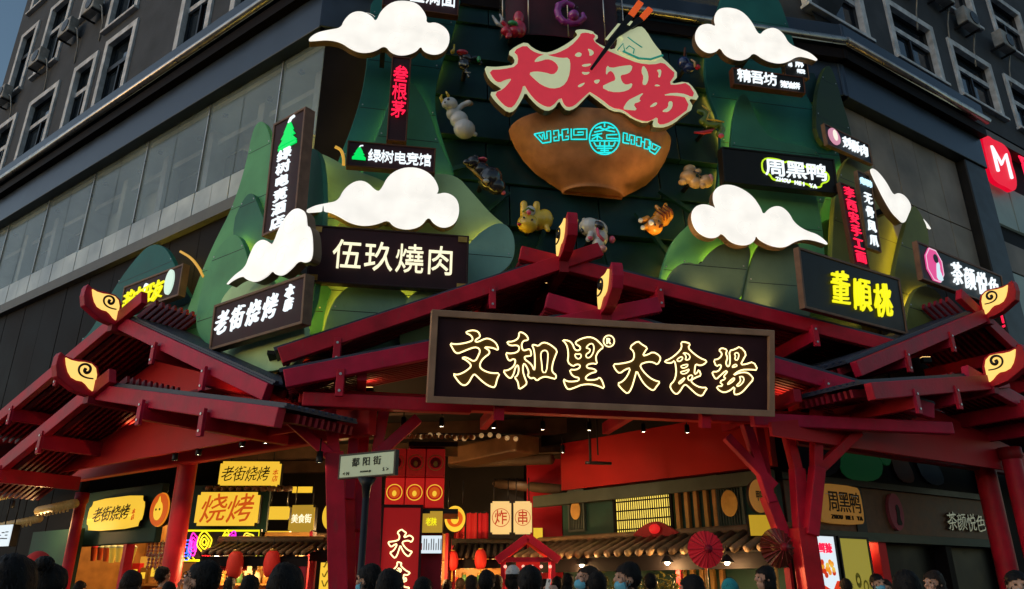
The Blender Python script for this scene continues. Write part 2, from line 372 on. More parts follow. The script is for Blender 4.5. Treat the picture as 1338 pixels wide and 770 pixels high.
for i in range(2): bpart('cladding_panel', MB().box(3.25 + i * 1.1, 4.33 + i * 1.1, .12 + .004 * i, .3, 0.0, 4.98), BROWN, FR, bevel=.01)
# glazed storey, right street front
PALER = mat('brown_grey_wall', (0.26, 0.22, 0.185), 0.6, var=0.3, scale=.6, dirt=.2)
for i in range(5):
    x = 0.1 + i * 1.06
    for z0, z1 in ((9.6, 10.9), (10.93, 13.12)):
        bpart('wall_panel', MB().box(x + .012, x + 1.05, .0 + .004 * (i % 2), .2, z0, z1), PALER, FR, bevel=.008)
    bpart('cladding_panel', MB().box(x + .012, x + 1.05, .0, .2, 5.0, 9.57), BROWN, FR, bevel=.008)
bpart('corner_column', MB().box(5.45, 6.6, -.25, .5, 0, 13.14), BLACK, FR, bevel=.03)
# behind the corner decoration
bpart('wall', MB().box(-.05, 12.65, .05, .4, 5.45, 13.2), BROWN, FC, -4.8)
# neighbouring shop front beyond the column
nb = thing('shop_building', 'neighbouring shop front with pale green wall panels beyond the dark column', 'building', FR.M(6.6, 0, 0))
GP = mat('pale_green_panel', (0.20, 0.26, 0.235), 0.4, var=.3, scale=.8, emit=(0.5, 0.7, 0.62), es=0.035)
part('wall', MB().box(0, 14, .1, .4, 0, 15.2), BROWN, nb); part('cornice', MB().box(.03, 14, -.22, .1, 14.55, 14.8), mat('brown_cornice', (.12, .09, .07), .5), nb)
for i in range(8):
    for j in range(6):
        z = 3.9 + j * 1.55
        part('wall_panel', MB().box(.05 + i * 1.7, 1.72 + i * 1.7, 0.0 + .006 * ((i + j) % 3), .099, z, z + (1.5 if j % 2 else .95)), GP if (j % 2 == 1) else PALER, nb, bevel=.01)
# ---------------- air conditioners hanging on the wall
ACW = mat('air_conditioner_shell', (0.33, 0.33, 0.32), .6, var=.2, dirt=.2)
def aircon(fr, x, z, label):
    r = thing('air_conditioner', label, 'air conditioner', fr.M(x, -.32, z), 'air conditioners on the old facade')
    part('housing', MB().box(-.42, .42, -.16, .16, 0, .62), ACW, r, bevel=.03)
    g = MB().ring(0.1, .31, .02, .24, -.185, -.162); part('fan_grille', g, BLACK, r)
    part('bracket', MB().box(-.38, -.33, -.16, .32, -.06, -.002).box(.33, .38, -.16, .32, -.06, -.002), BLACK, r)
    part('pipe', MB().tube([(.43, .05, .2), (.52, .1, .1), (.52, .25, -.5), (.45, .3, -1.2)], .025), ACW, r)
for x, z, l in ((-14.4, 20.05, 'second air conditioner from the top left, beside the upper windows'), (-12.75, 20.2, 'air conditioner nearest the glass front on the upper left wall'), (-16.55, 19.75, 'air conditioner low between two upper left windows'), (-19.3, 19.3, 'farthest left air conditioner near the building edge')):
    aircon(FL, x, z, l)
for x, z, l in ((6.5, 19.3, 'air conditioner left of a pair on the upper right wall'), (7.9, 18.9, 'lower air conditioner of the pair on the upper right wall'), (10.2, 19.0, 'air conditioner at the right edge high on the wall'), (4.6, 18.9, 'air conditioner at the top edge above the right windows')):
    aircon(FR, x, z, l)

# ================================================================== the hall under the canopy
HZ = 5.3
def slab(pts, z0, z1):
    m = MB(); m.prism(pts, z0, z1); m.v = [(x, z, y) for x, y, z in m.v]; m.f = [tuple(reversed(f)) for f in m.f]; return m
_hp = [(p.x, p.y) for p in (FL.pt(-20, .25, 0), FL.pt(0, .25, 0), FR.pt(0, .25, 0), FR.pt(8, .25, 0))] + [(20, 34), (-24, 34)]
ceil = struct('ceiling', slab(_hp, HZ, HZ + .12), CEIL)
struct('floor', slab(_hp, .121, .126), mat('hall_floor', (.08, .07, .065), .35, var=.2), None)
struct('back_wall', MB().box(-16, 16, 33.6, 34, 0, HZ), CEIL)
struct('side_wall', MB().box(-30, 0, 7.5, 7.8, 0.13, HZ - .02), CEIL, FL.M(0, 0, 0))
# ================================================================== red canopy roofs
FIN_PLATE = crop('70,36 88,54 120,69 160,77 205,89 232,114 241,150 236,195 222,234 200,240 165,227 125,207 85,172 52,142 48,90 58,52', 90, 360, 3.85)
FIN_YEL = crop('87,64 110,77 140,86 170,90 200,100 218,120 223,150 216,190 205,219 190,206 175,186 160,173 135,166 112,151 98,126 90,95', 90, 360, 3.85)
FIN_SPI = crop('205,166 175,160 150,146 140,126 145,106 165,97 186,104 195,120 188,136 173,139 165,128 172,119', 90, 360, 3.85)
_ap = FL.hit(152, 418, -2.0); _apw = FL.pt(_ap[0], -2.0, 0)
FIN = Frame((_apw.x, _apw.y), 54)                                # vertical plane that holds the left ridge
def fin_local(pts):
    o = []
    for p in pts:
        x, z = FIN.hit(*p); o.append((x, z - _ap[1]))
    return o
FPL, FYE, FSP = fin_local(FIN_PLATE), fin_local(FIN_YEL), chaikin(fin_local(FIN_SPI), 2, False)
def finial(root, M):
    p = part('finial', MB().prism(FPL, -.09, .09), RED, root, M, .012)
    for sgn in (-1, 1):
        y0, y1 = (-.125, -.092) if sgn < 0 else (.092, .125)
        part('light_panel', MB().prism(FYE, y0, y1), SWIRL, p)
        yy = -.135 if sgn < 0 else .135
        part('spiral', MB().tube([(x, yy, z) for x, z in FSP], [.012 + .02 * i / len(FSP) for i in range(len(FSP))], 6), BLACK, p)
def gable(label, fr, off, apex, left, right, depth, ext=.75, nb=9, purl=((.36, .70), (.36, .70)), panel=None, fin_dz=0.0, bw=.26):
    ax, az = apex
    r = thing('gable_roof', label, 'roof', fr.M(ax, off, 0), 'red gable roofs of the entrance canopy')
    for s, (ex, ez) in ((-1, left), (1, right)):
        e = Vector((ex - ax, 0, ez)); a = Vector((0, 0, az)); d = (e - a); ln = d.length; d.normalize(); up = Vector((-d.z * s, 0, d.x * s)) if False else Vector((0, 1, 0)).cross(d) * (-1)
        if up.z < 0: up = -up
        tip = a - d * ext; dy = .0 if s < 0 else .004
        part('rafter_beam', MB().beam(tip + Vector((0, .07 * (1 if s > 0 else 0) + dy, 0)), e + Vector((0, .07 * (1 if s > 0 else 0) + dy, 0)), .13, bw, up), RED, r, None, .012)
        yb = .30; sp = (depth - .35) / nb
        for i in range(nb):
            y = yb + sp * (i + (.5 if s > 0 else 0)); q = Vector((0, y, 0)) + up * (.03)
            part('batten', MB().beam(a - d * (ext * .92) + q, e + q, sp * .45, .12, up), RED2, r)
        o = up * (bw / 2 + .02)
        # sheet roof above the battens with raised ribs, from just below the ridge to the eave
        s0 = a + d * .12 + o; s1 = e + d * .05 + o
        part('roof_sheet', MB().beam(s0 + Vector((0, depth / 2, 0)), s1 + Vector((0, depth / 2, 0)), depth - .12, .03, up), ROOF, r)
        for i in range(nb + 1):
            y = .12 + (depth - .24) * i / nb; q = Vector((0, y, 0)) + up * .03
            part('roof_rib', MB().beam(s0 + q, s1 + q, .07, .045, up), ROOF, r)
        for t in purl[0 if s < 0 else 1]:
            c = a + d * (ln * t) - up * (bw / 2 + .05)
            part('purlin', MB().beam(c + Vector((0, -.05, -.02)), c + Vector((0, depth, -.02)), .12, .26), RED, r, None, .01)
            for q in (.08, -.16): part('bolt', MB().disc(c.x, c.z + q, .02, .02, c.y - .105, c.y - .09, 8), METAL, r)
            part('purlin_block', MB().beam(c + Vector((0, -.062, .16)), c + Vector((0, -.062, -.24)), .11, .06, (0, 1, 0)), RED, r, None, .008)
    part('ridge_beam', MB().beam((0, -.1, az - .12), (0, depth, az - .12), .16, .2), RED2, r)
    if panel:
        y, zl, x0, x1 = panel
        zt = lambda x: az + (left[1] - az) * (ax - x) / (ax - left[0]) if x < ax else az + (right[1] - az) * (x - ax) / (right[0] - ax)
        pts = [(x0 - ax, zl), (x1 - ax, zl), (x1 - ax, max(zl + .05, zt(x1) - .2)), (0, az - .25), (x0 - ax, max(zl + .05, zt(x0) - .2))]
        part('gable_panel', MB().prism(pts, y, y + .06), REDW, r)
    finial(r, Matrix.Translation((0, .06, az + fin_dz)) @ Matrix.Rotation(math.radians(90), 4, 'Z'))
    return r
h = lambda fr, off, *p: fr.hit(p[0], p[1], off)
gable('red gable roof over the left shops, upper tier with a lit swirl finial', FL, -2.0, h(FL, -2, 152, 420), h(FL, -2, -30, 572), h(FL, -2, 345, 512), 2.0, .95, 13, panel=(1.2, 3.9, -5.6, 1.6))
gable('red gable roof over the left shops, lower tier with a lit swirl finial', FL, -2.6, h(FL, -2.6, 122, 512), h(FL, -2.6, -40, 645), h(FL, -2.6, 360, 545), 1.4, .6, 10, panel=(1.0, 3.75, -6.0, 2.4))
gable('large red gable roof at the centre, upper tier below the zodiac animals', FC, -2.6, h(FC, -2.6, 735, 343), h(FC, -2.6, 366, 466), h(FC, -2.6, 1172, 453), 2.3, .75, 13, purl=((.29, .83), (.28, .74)), fin_dz=.1)
gable('large red gable roof at the centre, lower tier behind the neon name board', FC, -3.5, h(FC, -3.5, 790, 413), h(FC, -3.5, 372, 496), h(FC, -3.5, 1222, 537), 1.5, .95, 10, purl=((.22, .85), (.22, .66)), fin_dz=.1)
gable('red gable roof over the right shops, upper tier with a lit swirl finial', FR, -2.0, h(FR, -2, 1287, 412), h(FR, -2, 1118, 483), h(FR, -2, 1400, 520), 2.0, .8, 13)
gable('red gable roof over the right shops, lower tier with a lit swirl finial', FR, -2.7, h(FR, -2.7, 1292, 500), h(FR, -2.7, 1136, 512), h(FR, -2.7, 1400, 560), 1.4, .6, 10, panel=(1.1, 3.8, -6, 3))

# red fascia beams tying the canopy together
def redbeam(label, a, b, w, hh, m=RED):
    return single('canopy_beam', MB().beam((0, 0, 0), Vector(b) - Vector(a), w, hh), m, label, 'beam', Matrix.Translation(Vector(a)), 'canopy beams', .015)
redbeam('red lintel beam along the left shop fronts', FL.pt(-10, -.9, 3.95), FL.pt(3.2, -.9, 3.95), .16, .5, REDW)
redbeam('red lintel beam below the neon name board', FC.pt(-4.4, -2.7, 4.28), FC.pt(5.9, -2.7, 4.28), .2, .22)
redbeam('red lintel beam along the right shop fronts', FR.pt(-4.6, -.9, 4.1), FR.pt(8, -.9, 4.1), .16, .4, RED2)
redbeam('red tie beam at the left tree column under the eave', FC.pt(-4.3, -3.3, 4.1), FC.pt(-1.9, -3.3, 4.1), .16, .2)
redbeam('red tie beam at the right tree column under the eave', FC.pt(2.6, -3.3, 4.1), FC.pt(6.2, -3.3, 4.1), .16, .2)
for i, (x, l) in enumerate(((-3.5, 'red cross beam of the canopy nearest the left tree column'), (-1.2, 'red cross beam of the canopy left of the middle'), (1.2, 'red cross beam of the canopy right of the middle'), (3.4, 'red cross beam of the canopy before the right tree column'), (5.6, 'red cross beam of the canopy beyond the right tree column'))):
    redbeam(l, FC.pt(x, -3.4, 4.5 + .004 * i), FC.pt(x, -.2, 4.5 + .004 * i), .14, .22)
single('canopy_soffit', MB().box(-5, 7.5, -2.2, .0, 5.06, 5.12), CEIL, 'dark soffit of the canopy above the hall entrance', 'soffit', FC.M())
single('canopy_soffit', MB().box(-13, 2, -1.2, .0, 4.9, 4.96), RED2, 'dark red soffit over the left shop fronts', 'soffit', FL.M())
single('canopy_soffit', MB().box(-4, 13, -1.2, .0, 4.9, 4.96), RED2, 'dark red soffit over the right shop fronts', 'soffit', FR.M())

# tree-like columns of red timber
def tree_column(label, off, pieces, group='branching red columns'):
    b = h(FC, off, pieces[0][0][0], 769); r = thing('branching_column', label, 'column', FC.M(b[0], off, 0.12), group)
    for k, (p0, p1, w, nm, dy) in enumerate(pieces):
        (xa, za), (xb, zb) = h(FC, off, *p0), h(FC, off, *p1)
        if p0[1] >= 769: xa, za = xa, .12
        part(nm, MB().beam((xa - b[0], dy, za - .12), (xb - b[0], dy * 1.3, zb - .12), w, w, (0, 1, 0)), RED, r, None, .012)
    return r
tree_column('branching red timber column left of the hall, behind the street sign', -2.9, [
    ((458, 769), (437, 592), .26, 'post', 0), ((437, 596), (430, 520), .17, 'post', 0), ((436, 600), (376, 546), .15, 'branch', -.02),
    ((466, 769), (455, 640), .20, 'post', .3), ((456, 650), (466, 520), .15, 'post', .3), ((468, 690), (478, 522), .17, 'post', .5), ((470, 769), (468, 690), .2, 'post', .5),
    ((491, 769), (490, 590), .22, 'post', .1), ((491, 600), (504, 524), .16, 'post', .12), ((489, 597), (547, 545), .16, 'branch', .1)])
tree_column('branching red timber column right of the hall, by the red umbrella', -2.9, [
    ((1062, 769), (1048, 690), .30, 'post', 0), ((1050, 700), (1044, 612), .2, 'post', .05), ((1044, 618), (1027, 548), .16, 'post', .05),
    ((1054, 700), (1062, 612), .2, 'post', -.1), ((1062, 616), (1061, 535), .16, 'post', -.1), ((1060, 620), (1115, 566), .16, 'branch', -.1),
    ((1038, 710), (1016, 645), .2, 'post', .25), ((1018, 655), (986, 548), .15, 'post', .25), ((1024, 650), (1012, 545), .15, 'post', .45), ((1022, 634), (961, 566), .14, 'branch', .25)])
def pillar(label, p, r, top):
    t = thing('red_pillar', label, 'pillar', Matrix.Translation((p[0], p[1], .12)), 'round red pillars')
    part('shaft', MB().lathe([(r, .3), (r, top - .12)], 20), RED, t); part('base', MB().lathe([(r * 1.5, 0), (r * 1.5, .18), (r * 1.2, .3), (0, .3)], 20), PAVE, t)
    part('capital', MB().lathe([(r, top - .35), (r * 1.25, top - .3), (r * 1.25, top - .121), (0, top - .12)], 20), RED2, t)
p = at(231, 700, 14.0); pillar('round red pillar between the two grill shops on the left', p, .17, 4.2)
p = at(97, 700, 16.4); pillar('slim red pillar at the left edge of the skewer shop', p, .11, 3.5)
p = at(1306, 700, 16.0); pillar('red pillar before the right shop fronts, near the picture edge', p, .2, 4.2)
p = at(1345, 700, 15.0); pillar('red pillar at the right picture edge', p, .17, 4.2)
# ================================================================== zodiac backdrop: stepped dark teal panels
TEALP = mat('dark_teal_panel', (0.006, 0.028, 0.03), 0.35, var=.3, scale=1.5, bump=.05)
bd = thing('panel_backdrop', 'dark teal panelled backdrop behind the bowl and zodiac animals', 'backdrop', FC.M(-3.2, -.35, 5.5))
for j in range(9):
    z = j * 1.02; n = 5
    for i in range(n):
        x0 = i * 1.95 + (.5 if j % 2 else 0); y = -.05 * (j % 2)
        pm = MB(); pm.add([(x0 + .012, y - .10, z), (x0 + 1.94, y - .10, z), (x0 + 1.94, y + .02, z + 1.0), (x0 + .012, y + .02, z + 1.0), (x0 + .012, .2, z), (x0 + 1.94, .2, z), (x0 + 1.94, .2, z + 1.0), (x0 + .012, .2, z + 1.0)],
                          [(0, 1, 2, 3), (4, 7, 6, 5), (0, 4, 5, 1), (1, 5, 6, 2), (2, 6, 7, 3), (3, 7, 4, 0)])
        part('panel', pm, TEALP, bd, None, .012)
for a in (-1.15, -.75, -.3, .2, .62, 1.0):
    c = Vector((3.9, -.22, 5.4)); d = Vector((math.sin(a), 0, -math.cos(a))); part('rib', MB().beam(c + d * 2.2, c + d * 5.2, .09, .09, (0, 1, 0)), TEALP, bd)

# ================================================================== painted mountains: thick cut-out plates with light strips behind their edges
def green(n, c): return mat(n, c, .6, var=.22, scale=.8, bump=.12, bscale=18, dirt=.08, wear=(tuple(q * .55 + .01 for q in c), .5))
G_TEAL = green('mountain_dark_teal', (0.016, 0.135, 0.128)); G_DEEP = green('mountain_deep_green', (0.041, 0.176, 0.115)); G_MID = green('mountain_green', (0.115, 0.365, 0.162))
G_SAGE = green('mountain_sage', (0.365, 0.527, 0.270)); G_LIGHT = green('mountain_light_green', (0.486, 0.702, 0.365)); G_GREY = green('mountain_grey_teal', (0.176, 0.338, 0.290)); G_DARK = green('mountain_dark_olive', (0.024, 0.054, 0.024))
G_OLIVE = green('mountain_olive', (0.189, 0.203, 0.054)); G_SLATE = green('mountain_slate_green', (0.101, 0.162, 0.115))
def mountain(label, fr, off, pts, m, led=1, thick=.12, it=2, ledd=.10):
    loc = [fr.hit(x, y, off) for x, y in pts]; cx = sum(p[0] for p in loc) / len(loc); cz = min(p[1] for p in loc)
    loc = chaikin([(x - cx, z - cz) for x, z in loc], it)
    r = thing('mountain_cutout', label, 'mountain cutout', fr.M(cx, off, cz), 'painted mountain cutouts')
    part('plate', MB().prism(loc, 0, thick), m, r, None, .012)
    part('support', MB().box(-.06, .06, thick + .002, max(thick + .1, -off - .02), .15, .3).box(-.06, .06, thick + .002, max(thick + .1, -off - .02), .9, 1.05), BLACK, r)
    zs = [p[1] for p in loc]; zz = .9
    while zz < max(zs) - .4:
        xs = sorted(p[0] + (q[0] - p[0]) * (zz - p[1]) / (q[1] - p[1]) for p, q in zip(loc, loc[1:] + loc[:1]) if (p[1] - zz) * (q[1] - zz) < 0)
        if len(xs) >= 2 and xs[1] - xs[0] > .3:
            part('joint', MB().box(xs[0] + .03, xs[1] - .03, -.003, .01, zz - .006, zz + .006), BLACK, r)
            for q in (xs[0] + .09, xs[1] - .09): part('screw', MB().disc(q, zz + .07, .016, .016, -.008, .01, 8), METAL, r)
        zz += 1.22
    if led:
        ins = inset(loc, ledd); ins = ins[::2]
        part('light_strip', MB().tube([(x, thick + .035, z) for x, z in ins], .018, 4), LED, r)
    return r
mountain('tall dark teal mountain cutout behind the red vertical sign, top left', FC, -.62, [(486, -20), (482, 50), (476, 110), (462, 160), (440, 215), (425, 260), (430, 330), (560, 330), (600, 240), (580, 190), (566, 135), (576, 85), (594, 40), (606, -20)], G_TEAL)
mountain('deep green mountain cutout between the red vertical sign and the internet cafe sign', FC, -.85, [(512, 120), (498, 165), (480, 205), (470, 240), (470, 300), (585, 300), (596, 232), (575, 190), (560, 140), (536, 100)], G_DEEP)
mountain('grey teal mountain cutout left of the upper white cloud', FC, -.95, [(392, 300), (396, 225), (408, 198), (425, 202), (452, 217), (480, 228), (500, 235), (540, 260), (540, 330), (392, 340)], G_GREY)
mountain('sage green mountain cutout behind the four-character barbecue sign', FC, -1.2, [(402, 400), (415, 330), (450, 280), (500, 246), (560, 226), (596, 228), (616, 250), (644, 282), (664, 296), (668, 330), (650, 372), (600, 430), (402, 440)], G_SAGE)
mountain('rounded grey teal mountain cutout at the right end of the barbecue sign', FC, -1.45, [(596, 345), (612, 318), (634, 298), (656, 289), (671, 303), (674, 330), (664, 352), (622, 375), (596, 390)], G_GREY)
mountain('dark green mountain cutout below the barbecue sign', FC, -1.30, [(392, 360), (398, 372), (436, 372), (425, 400), (420, 440), (400, 470), (380, 470), (380, 400)], G_DEEP, it=1)
mountain('teal grey mountain cutout low under the barbecue sign', FC, -1.5, [(418, 470), (424, 420), (440, 384), (470, 366), (510, 370), (540, 392), (548, 440), (540, 470)], G_GREY)
mountain('pale green mountain cutout at the foot of the barbecue sign', FC, -1.62, [(520, 470), (524, 410), (536, 382), (580, 368), (612, 378), (620, 420), (600, 470)], G_SAGE)
# left street side
mountain('dark teal mountain cutout behind the yellow lettered sign far left', FL, -.6, [(100, 450), (120, 432), (149, 375), (182, 331), (199, 318), (215, 322), (226, 340), (240, 378), (258, 400), (290, 430), (310, 470), (250, 520), (110, 500)], G_TEAL)
mountain('tall green mountain cutout left of the vertical hotel sign', FL, -.75, [(236, 430), (258, 368), (278, 320), (304, 270), (322, 212), (330, 168), (341, 156), (351, 168), (360, 215), (370, 300), (376, 440), (300, 470), (236, 450)], G_MID)
mountain('dark green mountain cutout behind the vertical hotel sign', FL, -.9, [(300, 300), (318, 258), (330, 250), (338, 270), (350, 300), (362, 250), (392, 200), (420, 190), (424, 300), (400, 450), (320, 450)], G_DEEP)
mountain('green mountain cutout behind the leftmost white cloud', FL, -1.15, [(252, 440), (262, 375), (280, 330), (298, 308), (310, 306), (320, 322), (328, 360), (336, 440), (300, 466)], G_MID, ledd=.07)
mountain('pale green mountain cutout behind the brown grill sign', FL, -1.35, [(276, 470), (284, 400), (300, 375), (330, 352), (352, 360), (366, 400), (396, 400), (400, 476), (330, 490)], G_LIGHT)
# right of the bowl
mountain('tall dark green mountain cutout right of the zodiac animals', FC, -.62, [(950, -25), (932, 30), (920, 80), (924, 118), (942, 164), (940, 225), (930, 290), (1010, 300), (1100, 290), (1102, 210), (1078, 160), (1050, 122), (1040, 60), (1010, -25)], G_TEAL)
mountain('deep green mountain cutout under the rice cake sign', FC, -.9, [(952, 300), (954, 190), (962, 130), (975, 118), (990, 160), (1012, 185), (1050, 190), (1076, 200), (1080, 300)], G_DEEP)
mountain('slim dark green mountain cutout at the brown glass right of the clouds', FR, -.35, [(1067, 190), (1066, 130), (1074, 96), (1082, 83), (1090, 95), (1100, 130), (1112, 170), (1116, 200)], G_DARK, 0)
mountain('green mountain cutout behind the right white cloud', FC, -1.2, [(860, 375), (868, 340), (880, 312), (904, 290), (930, 262), (944, 240), (990, 230), (1060, 235), (1076, 290), (1080, 400), (900, 410)], G_MID)
mountain('slate green mountain cutout under the right white cloud', FC, -1.45, [(868, 376), (878, 352), (896, 341), (916, 347), (926, 330), (946, 316), (984, 318), (976, 360), (966, 402), (880, 400)], G_SLATE, ledd=.06)
mountain('olive mountain cutout right of the slate one, beside the yellow lettered sign', FC, -1.5, [(966, 408), (974, 380), (982, 340), (996, 312), (1030, 304), (1052, 330), (1058, 380), (1060, 430)], G_SLATE)
mountain('olive mountain cutout behind the pair of vertical signs', FR, -.55, [(1085, 400), (1090, 250), (1105, 205), (1130, 200), (1150, 240), (1168, 300), (1180, 330), (1180, 420)], G_OLIVE)
mountain('pointed olive mountain cutout between the yellow sign and the tea sign', FR, -.85, [(1162, 400), (1170, 350), (1180, 305), (1192, 268), (1200, 272), (1216, 306), (1210, 350), (1214, 400), (1210, 440)], G_OLIVE)
mountain('low olive mountain cutout under the tea sign', FR, -1.05, [(1182, 450), (1186, 400), (1200, 372), (1222, 376), (1238, 400), (1250, 450)], G_OLIVE)

# arched brass light rods between the cutouts
def rod(label, fr, off, pts):
    l = [fr.hit(x, y, off) for x, y in pts]; c = l[0]
    single('light_rod', MB().tube([(x - c[0], 0, z - c[1]) for x, z in chaikin(l, 2, False)], .03, 6), glow('amber_rod', (1, .55, .08), .55, (.3, .15, .03)), label, 'light rod', fr.M(c[0], off, c[1]), 'curved light rods')
rod('curved amber light rod beside the yellow lettered sign far left', FL, -.75, [(236, 329), (250, 337), (260, 350), (266, 362)])
rod('curved amber light rod left of the internet cafe sign', FC, -1.3, [(438, 192), (446, 196), (449, 206), (449, 216)])

# ================================================================== white clouds
CLOUD = mat('cloud_light_face', (.38, .37, .35), .5, emit=(1.0, .955, .88), es=.72, var=.08, scale=1.2); _nt = CLOUD.node_tree; _n = _nt.nodes.new('ShaderNodeTexNoise'); _n.inputs['Scale'].default_value = 2.2; _t = _nt.nodes.new('ShaderNodeTexCoord'); _nt.links.new(_t.outputs['Object'], _n.inputs['Vector'])
_r = _nt.nodes.new('ShaderNodeMapRange'); _r.inputs['From Min'].default_value = .3; _r.inputs['From Max'].default_value = .7; _r.inputs['To Min'].default_value = .82 * EM; _r.inputs['To Max'].default_value = 1.0 * EM
_nt.links.new(_n.outputs['Fac'], _r.inputs['Value']); _nt.links.new(_r.outputs['Result'], _nt.nodes['Principled BSDF'].inputs['Emission Strength'])
CLB = mat('cloud_brown_edge', (.16, .10, .06), .5)
CLINE = glow('cloud_scroll_line', (1.0, .95, .88), .78, (.3, .3, .28))
def cloud(label, fr, off, outline, scrolls):
    l = [fr.hit(x, y, off) for x, y in outline]; cx = sum(p[0] for p in l) / len(l); cz = min(p[1] for p in l)
    L2 = chaikin([(x - cx, z - cz) for x, z in l], 2)
    r = thing('cloud_light', label, 'cloud light', fr.M(cx, off, cz), 'white cloud lights')
    part('face', MB().prism(L2, 0, .03), CLOUD, r); part('edge', MB().prism(L2, .031, .2), CLB, r)
    part('bracket', MB().box(-.05, .05, .2, max(.3, -off - .7), .3, .45), BLACK, r)
    for (sx, sy, rad, dirn) in scrolls:
        x0, z0 = fr.hit(sx, sy, off); pr = rad * .0165
        sp = [(x0 - cx + pr * (1 - t / 30) * math.cos(dirn * (t / 30 * 9.5 + .6)), -.004, z0 - cz + pr * (1 - t / 30) * math.sin(dirn * (t / 30 * 9.5 + .6))) for t in range(28)]
        part('scroll_line', MB().tube(sp, .004, 4), CLINE, r)
cloud('long-tailed white cloud light above the red vertical sign, top left', FC, -1.5, crop('388,158 420,128 470,116 520,108 530,80 560,48 600,42 640,62 655,86 675,40 720,5 775,2 820,15 852,60 850,92 890,85 935,115 943,160 920,200 880,212 840,198 830,175 810,200 760,215 715,205 690,172 650,198 600,204 560,190 520,162 470,152 420,156', 270, 0, 2.962),
      [(478, 27, 13, 1), (530, 25, 16, -1), (566, 52, 15, 1), (517, 52, 13, 1)])
cloud('long-tailed white cloud light above the barbecue sign', FC, -1.75, crop('370,215 410,190 460,180 500,172 520,130 560,100 600,100 640,140 655,130 680,80 730,52 790,52 840,80 865,130 850,150 890,140 930,165 937,215 920,255 880,270 845,255 825,225 800,262 750,276 700,265 680,238 640,255 590,262 540,250 500,225 460,208 410,212', 260, 200, 2.75),
      [(470, 252, 11, 1), (546, 245, 20, -1), (582, 276, 16, 1)])
cloud('leftmost white cloud light, hanging above the brown grill sign', FL, -1.75, crop('92,478 125,440 165,412 180,370 200,325 230,308 255,325 265,330 290,260 330,205 360,197 382,215 385,265 395,262 405,300 405,380 380,395 355,385 330,415 300,440 275,438 262,420 240,445 200,465 170,455 155,440 120,455', 260, 200, 2.75),
      [(342, 330, 12, 1), (380, 290, 14, -1), (368, 335, 12, 1), (396, 322, 9, 1)])
cloud('long-tailed white cloud light above the rice cake sign, top right', FC, -1.55, crop('200,140 215,100 255,90 285,105 275,70 290,35 330,28 380,40 420,80 450,140 470,115 510,105 545,130 565,170 610,190 650,205 685,238 640,222 600,215 560,240 520,245 470,230 430,200 410,225 370,235 320,215 300,180 285,200 250,205 215,180', 840, 0, 2.962),
      [(924, 50, 14, 1), (953, 28, 16, -1), (969, 62, 12, 1), (1008, 45, 10, -1)])
cloud('long-tailed white cloud light above the yellow lettered sign on the right', FC, -1.85, crop('245,310 255,270 290,255 330,265 345,278 330,240 335,200 370,180 420,185 480,220 515,270 525,300 550,270 590,262 625,290 645,330 690,360 740,375 785,418 740,400 690,390 650,400 610,425 560,420 510,395 498,375 490,405 450,418 400,405 365,365 350,385 310,388 265,360', 820, 180, 2.96),
      [(928, 288, 16, 1), (953, 262, 16, -1), (972, 300, 12, 1), (1014, 285, 12, -1)])
cloud('narrow white cloud light seen at an angle by the vertical signs on the right', FR, -1.15, crop('285,118 310,122 350,170 378,225 395,212 425,225 450,265 435,300 420,335 395,310 375,290 345,240 315,180', 1040, 180, 2.963), [(1180, 265, 8, 1)])
cloud('small tip of a white cloud light behind the pointed olive mountain', FR, -.7, crop('484,306 505,325 528,358 505,345 490,328', 1040, 180, 2.963), [])

# ================================================================== shop signs on the mountain front
def bulbs(r, xs, z):
    for x in xs: part('corner_plate', MB().box(x - .08, x + .08, -.028, -.021, z - .05, z + .05), GOLD, r)
s = board('hanging_sign', 'dark brown sign with four cream block characters under a white cloud', (-2.144, 12.108, 7.002), 9.5, 4, 2.77, 1.045, .18, .035, fm=mat('dark_frame', (.03, .012, .012), .5))
chars(s, '伍玖燒肉', .08, 0, 2.15, .50, WARML, -.03, .16, weight=.002); bulbs(s, (-1.27, 1.27), .44); bulbs(s, (-1.27, 1.27), -.44)
s = board('hanging_sign', 'brown framed grill sign with white brush characters on the left side', (-4.173, 11.599, 5.782), -36, 2, 2.42, .82, .16, .05)
chars(s, '老街烧烤', -.25, .02, 1.72, .38, WHITEL, -.03, .26, weight=0, shear=.16); chars(s, '本店', .86, .08, .17, .42, WHITEL, -.03, .1, True, .016, .16)
s = board('hanging_sign', 'tall brown vertical hotel sign with white characters and a green tree', (-4.055, 11.761, 8.547), -37, 1.5, .933, 2.308, .2, .05)
def tree_logo(r, cx, cz, k):
    GT = glow('green_logo_light', (.0, .75, .12), 1.0)
    p = MB()
    for j, (w, z) in enumerate(((.16, .30), (.23, .16), (.30, .0))): p.prism([(cx - w * k, cz + z * k), (cx + w * k, cz + z * k), (cx + .3 * w * k, cz + (z + .2) * k), (cx, cz + (z + .24) * k), (cx - .3 * w * k, cz + (z + .2) * k)], -.03 - .002 * j, -.001)
    part('tree_logo', p, GT, r)
    part('tree_logo_base', MB().box(cx - .3 * k, cx + .3 * k, -.03, -.001, cz - .09 * k, cz - .03 * k), GT, r)
    part('tree_logo_tip', MB().tube([(cx - .02 * k, -.02, cz + .5 * k), (cx + .04 * k, -.02, cz + .6 * k), (cx + .15 * k, -.02, cz + .62 * k)], .03 * k, 5), WHITEL, r)
tree_logo(s, .03, .55, .85); chars(s, '绿树电竞酒店', -.02, -.34, .36, 1.62, WHITEL, -.03, .2, True, 0)
s = board('hanging_sign', 'small brown internet cafe sign with white characters and a green tree', (-2.281, 12.387, 9.221), 9.5, 3, 1.661, .535, .16, .03, fm=mat('rust_frame', (.09, .03, .015), .5))
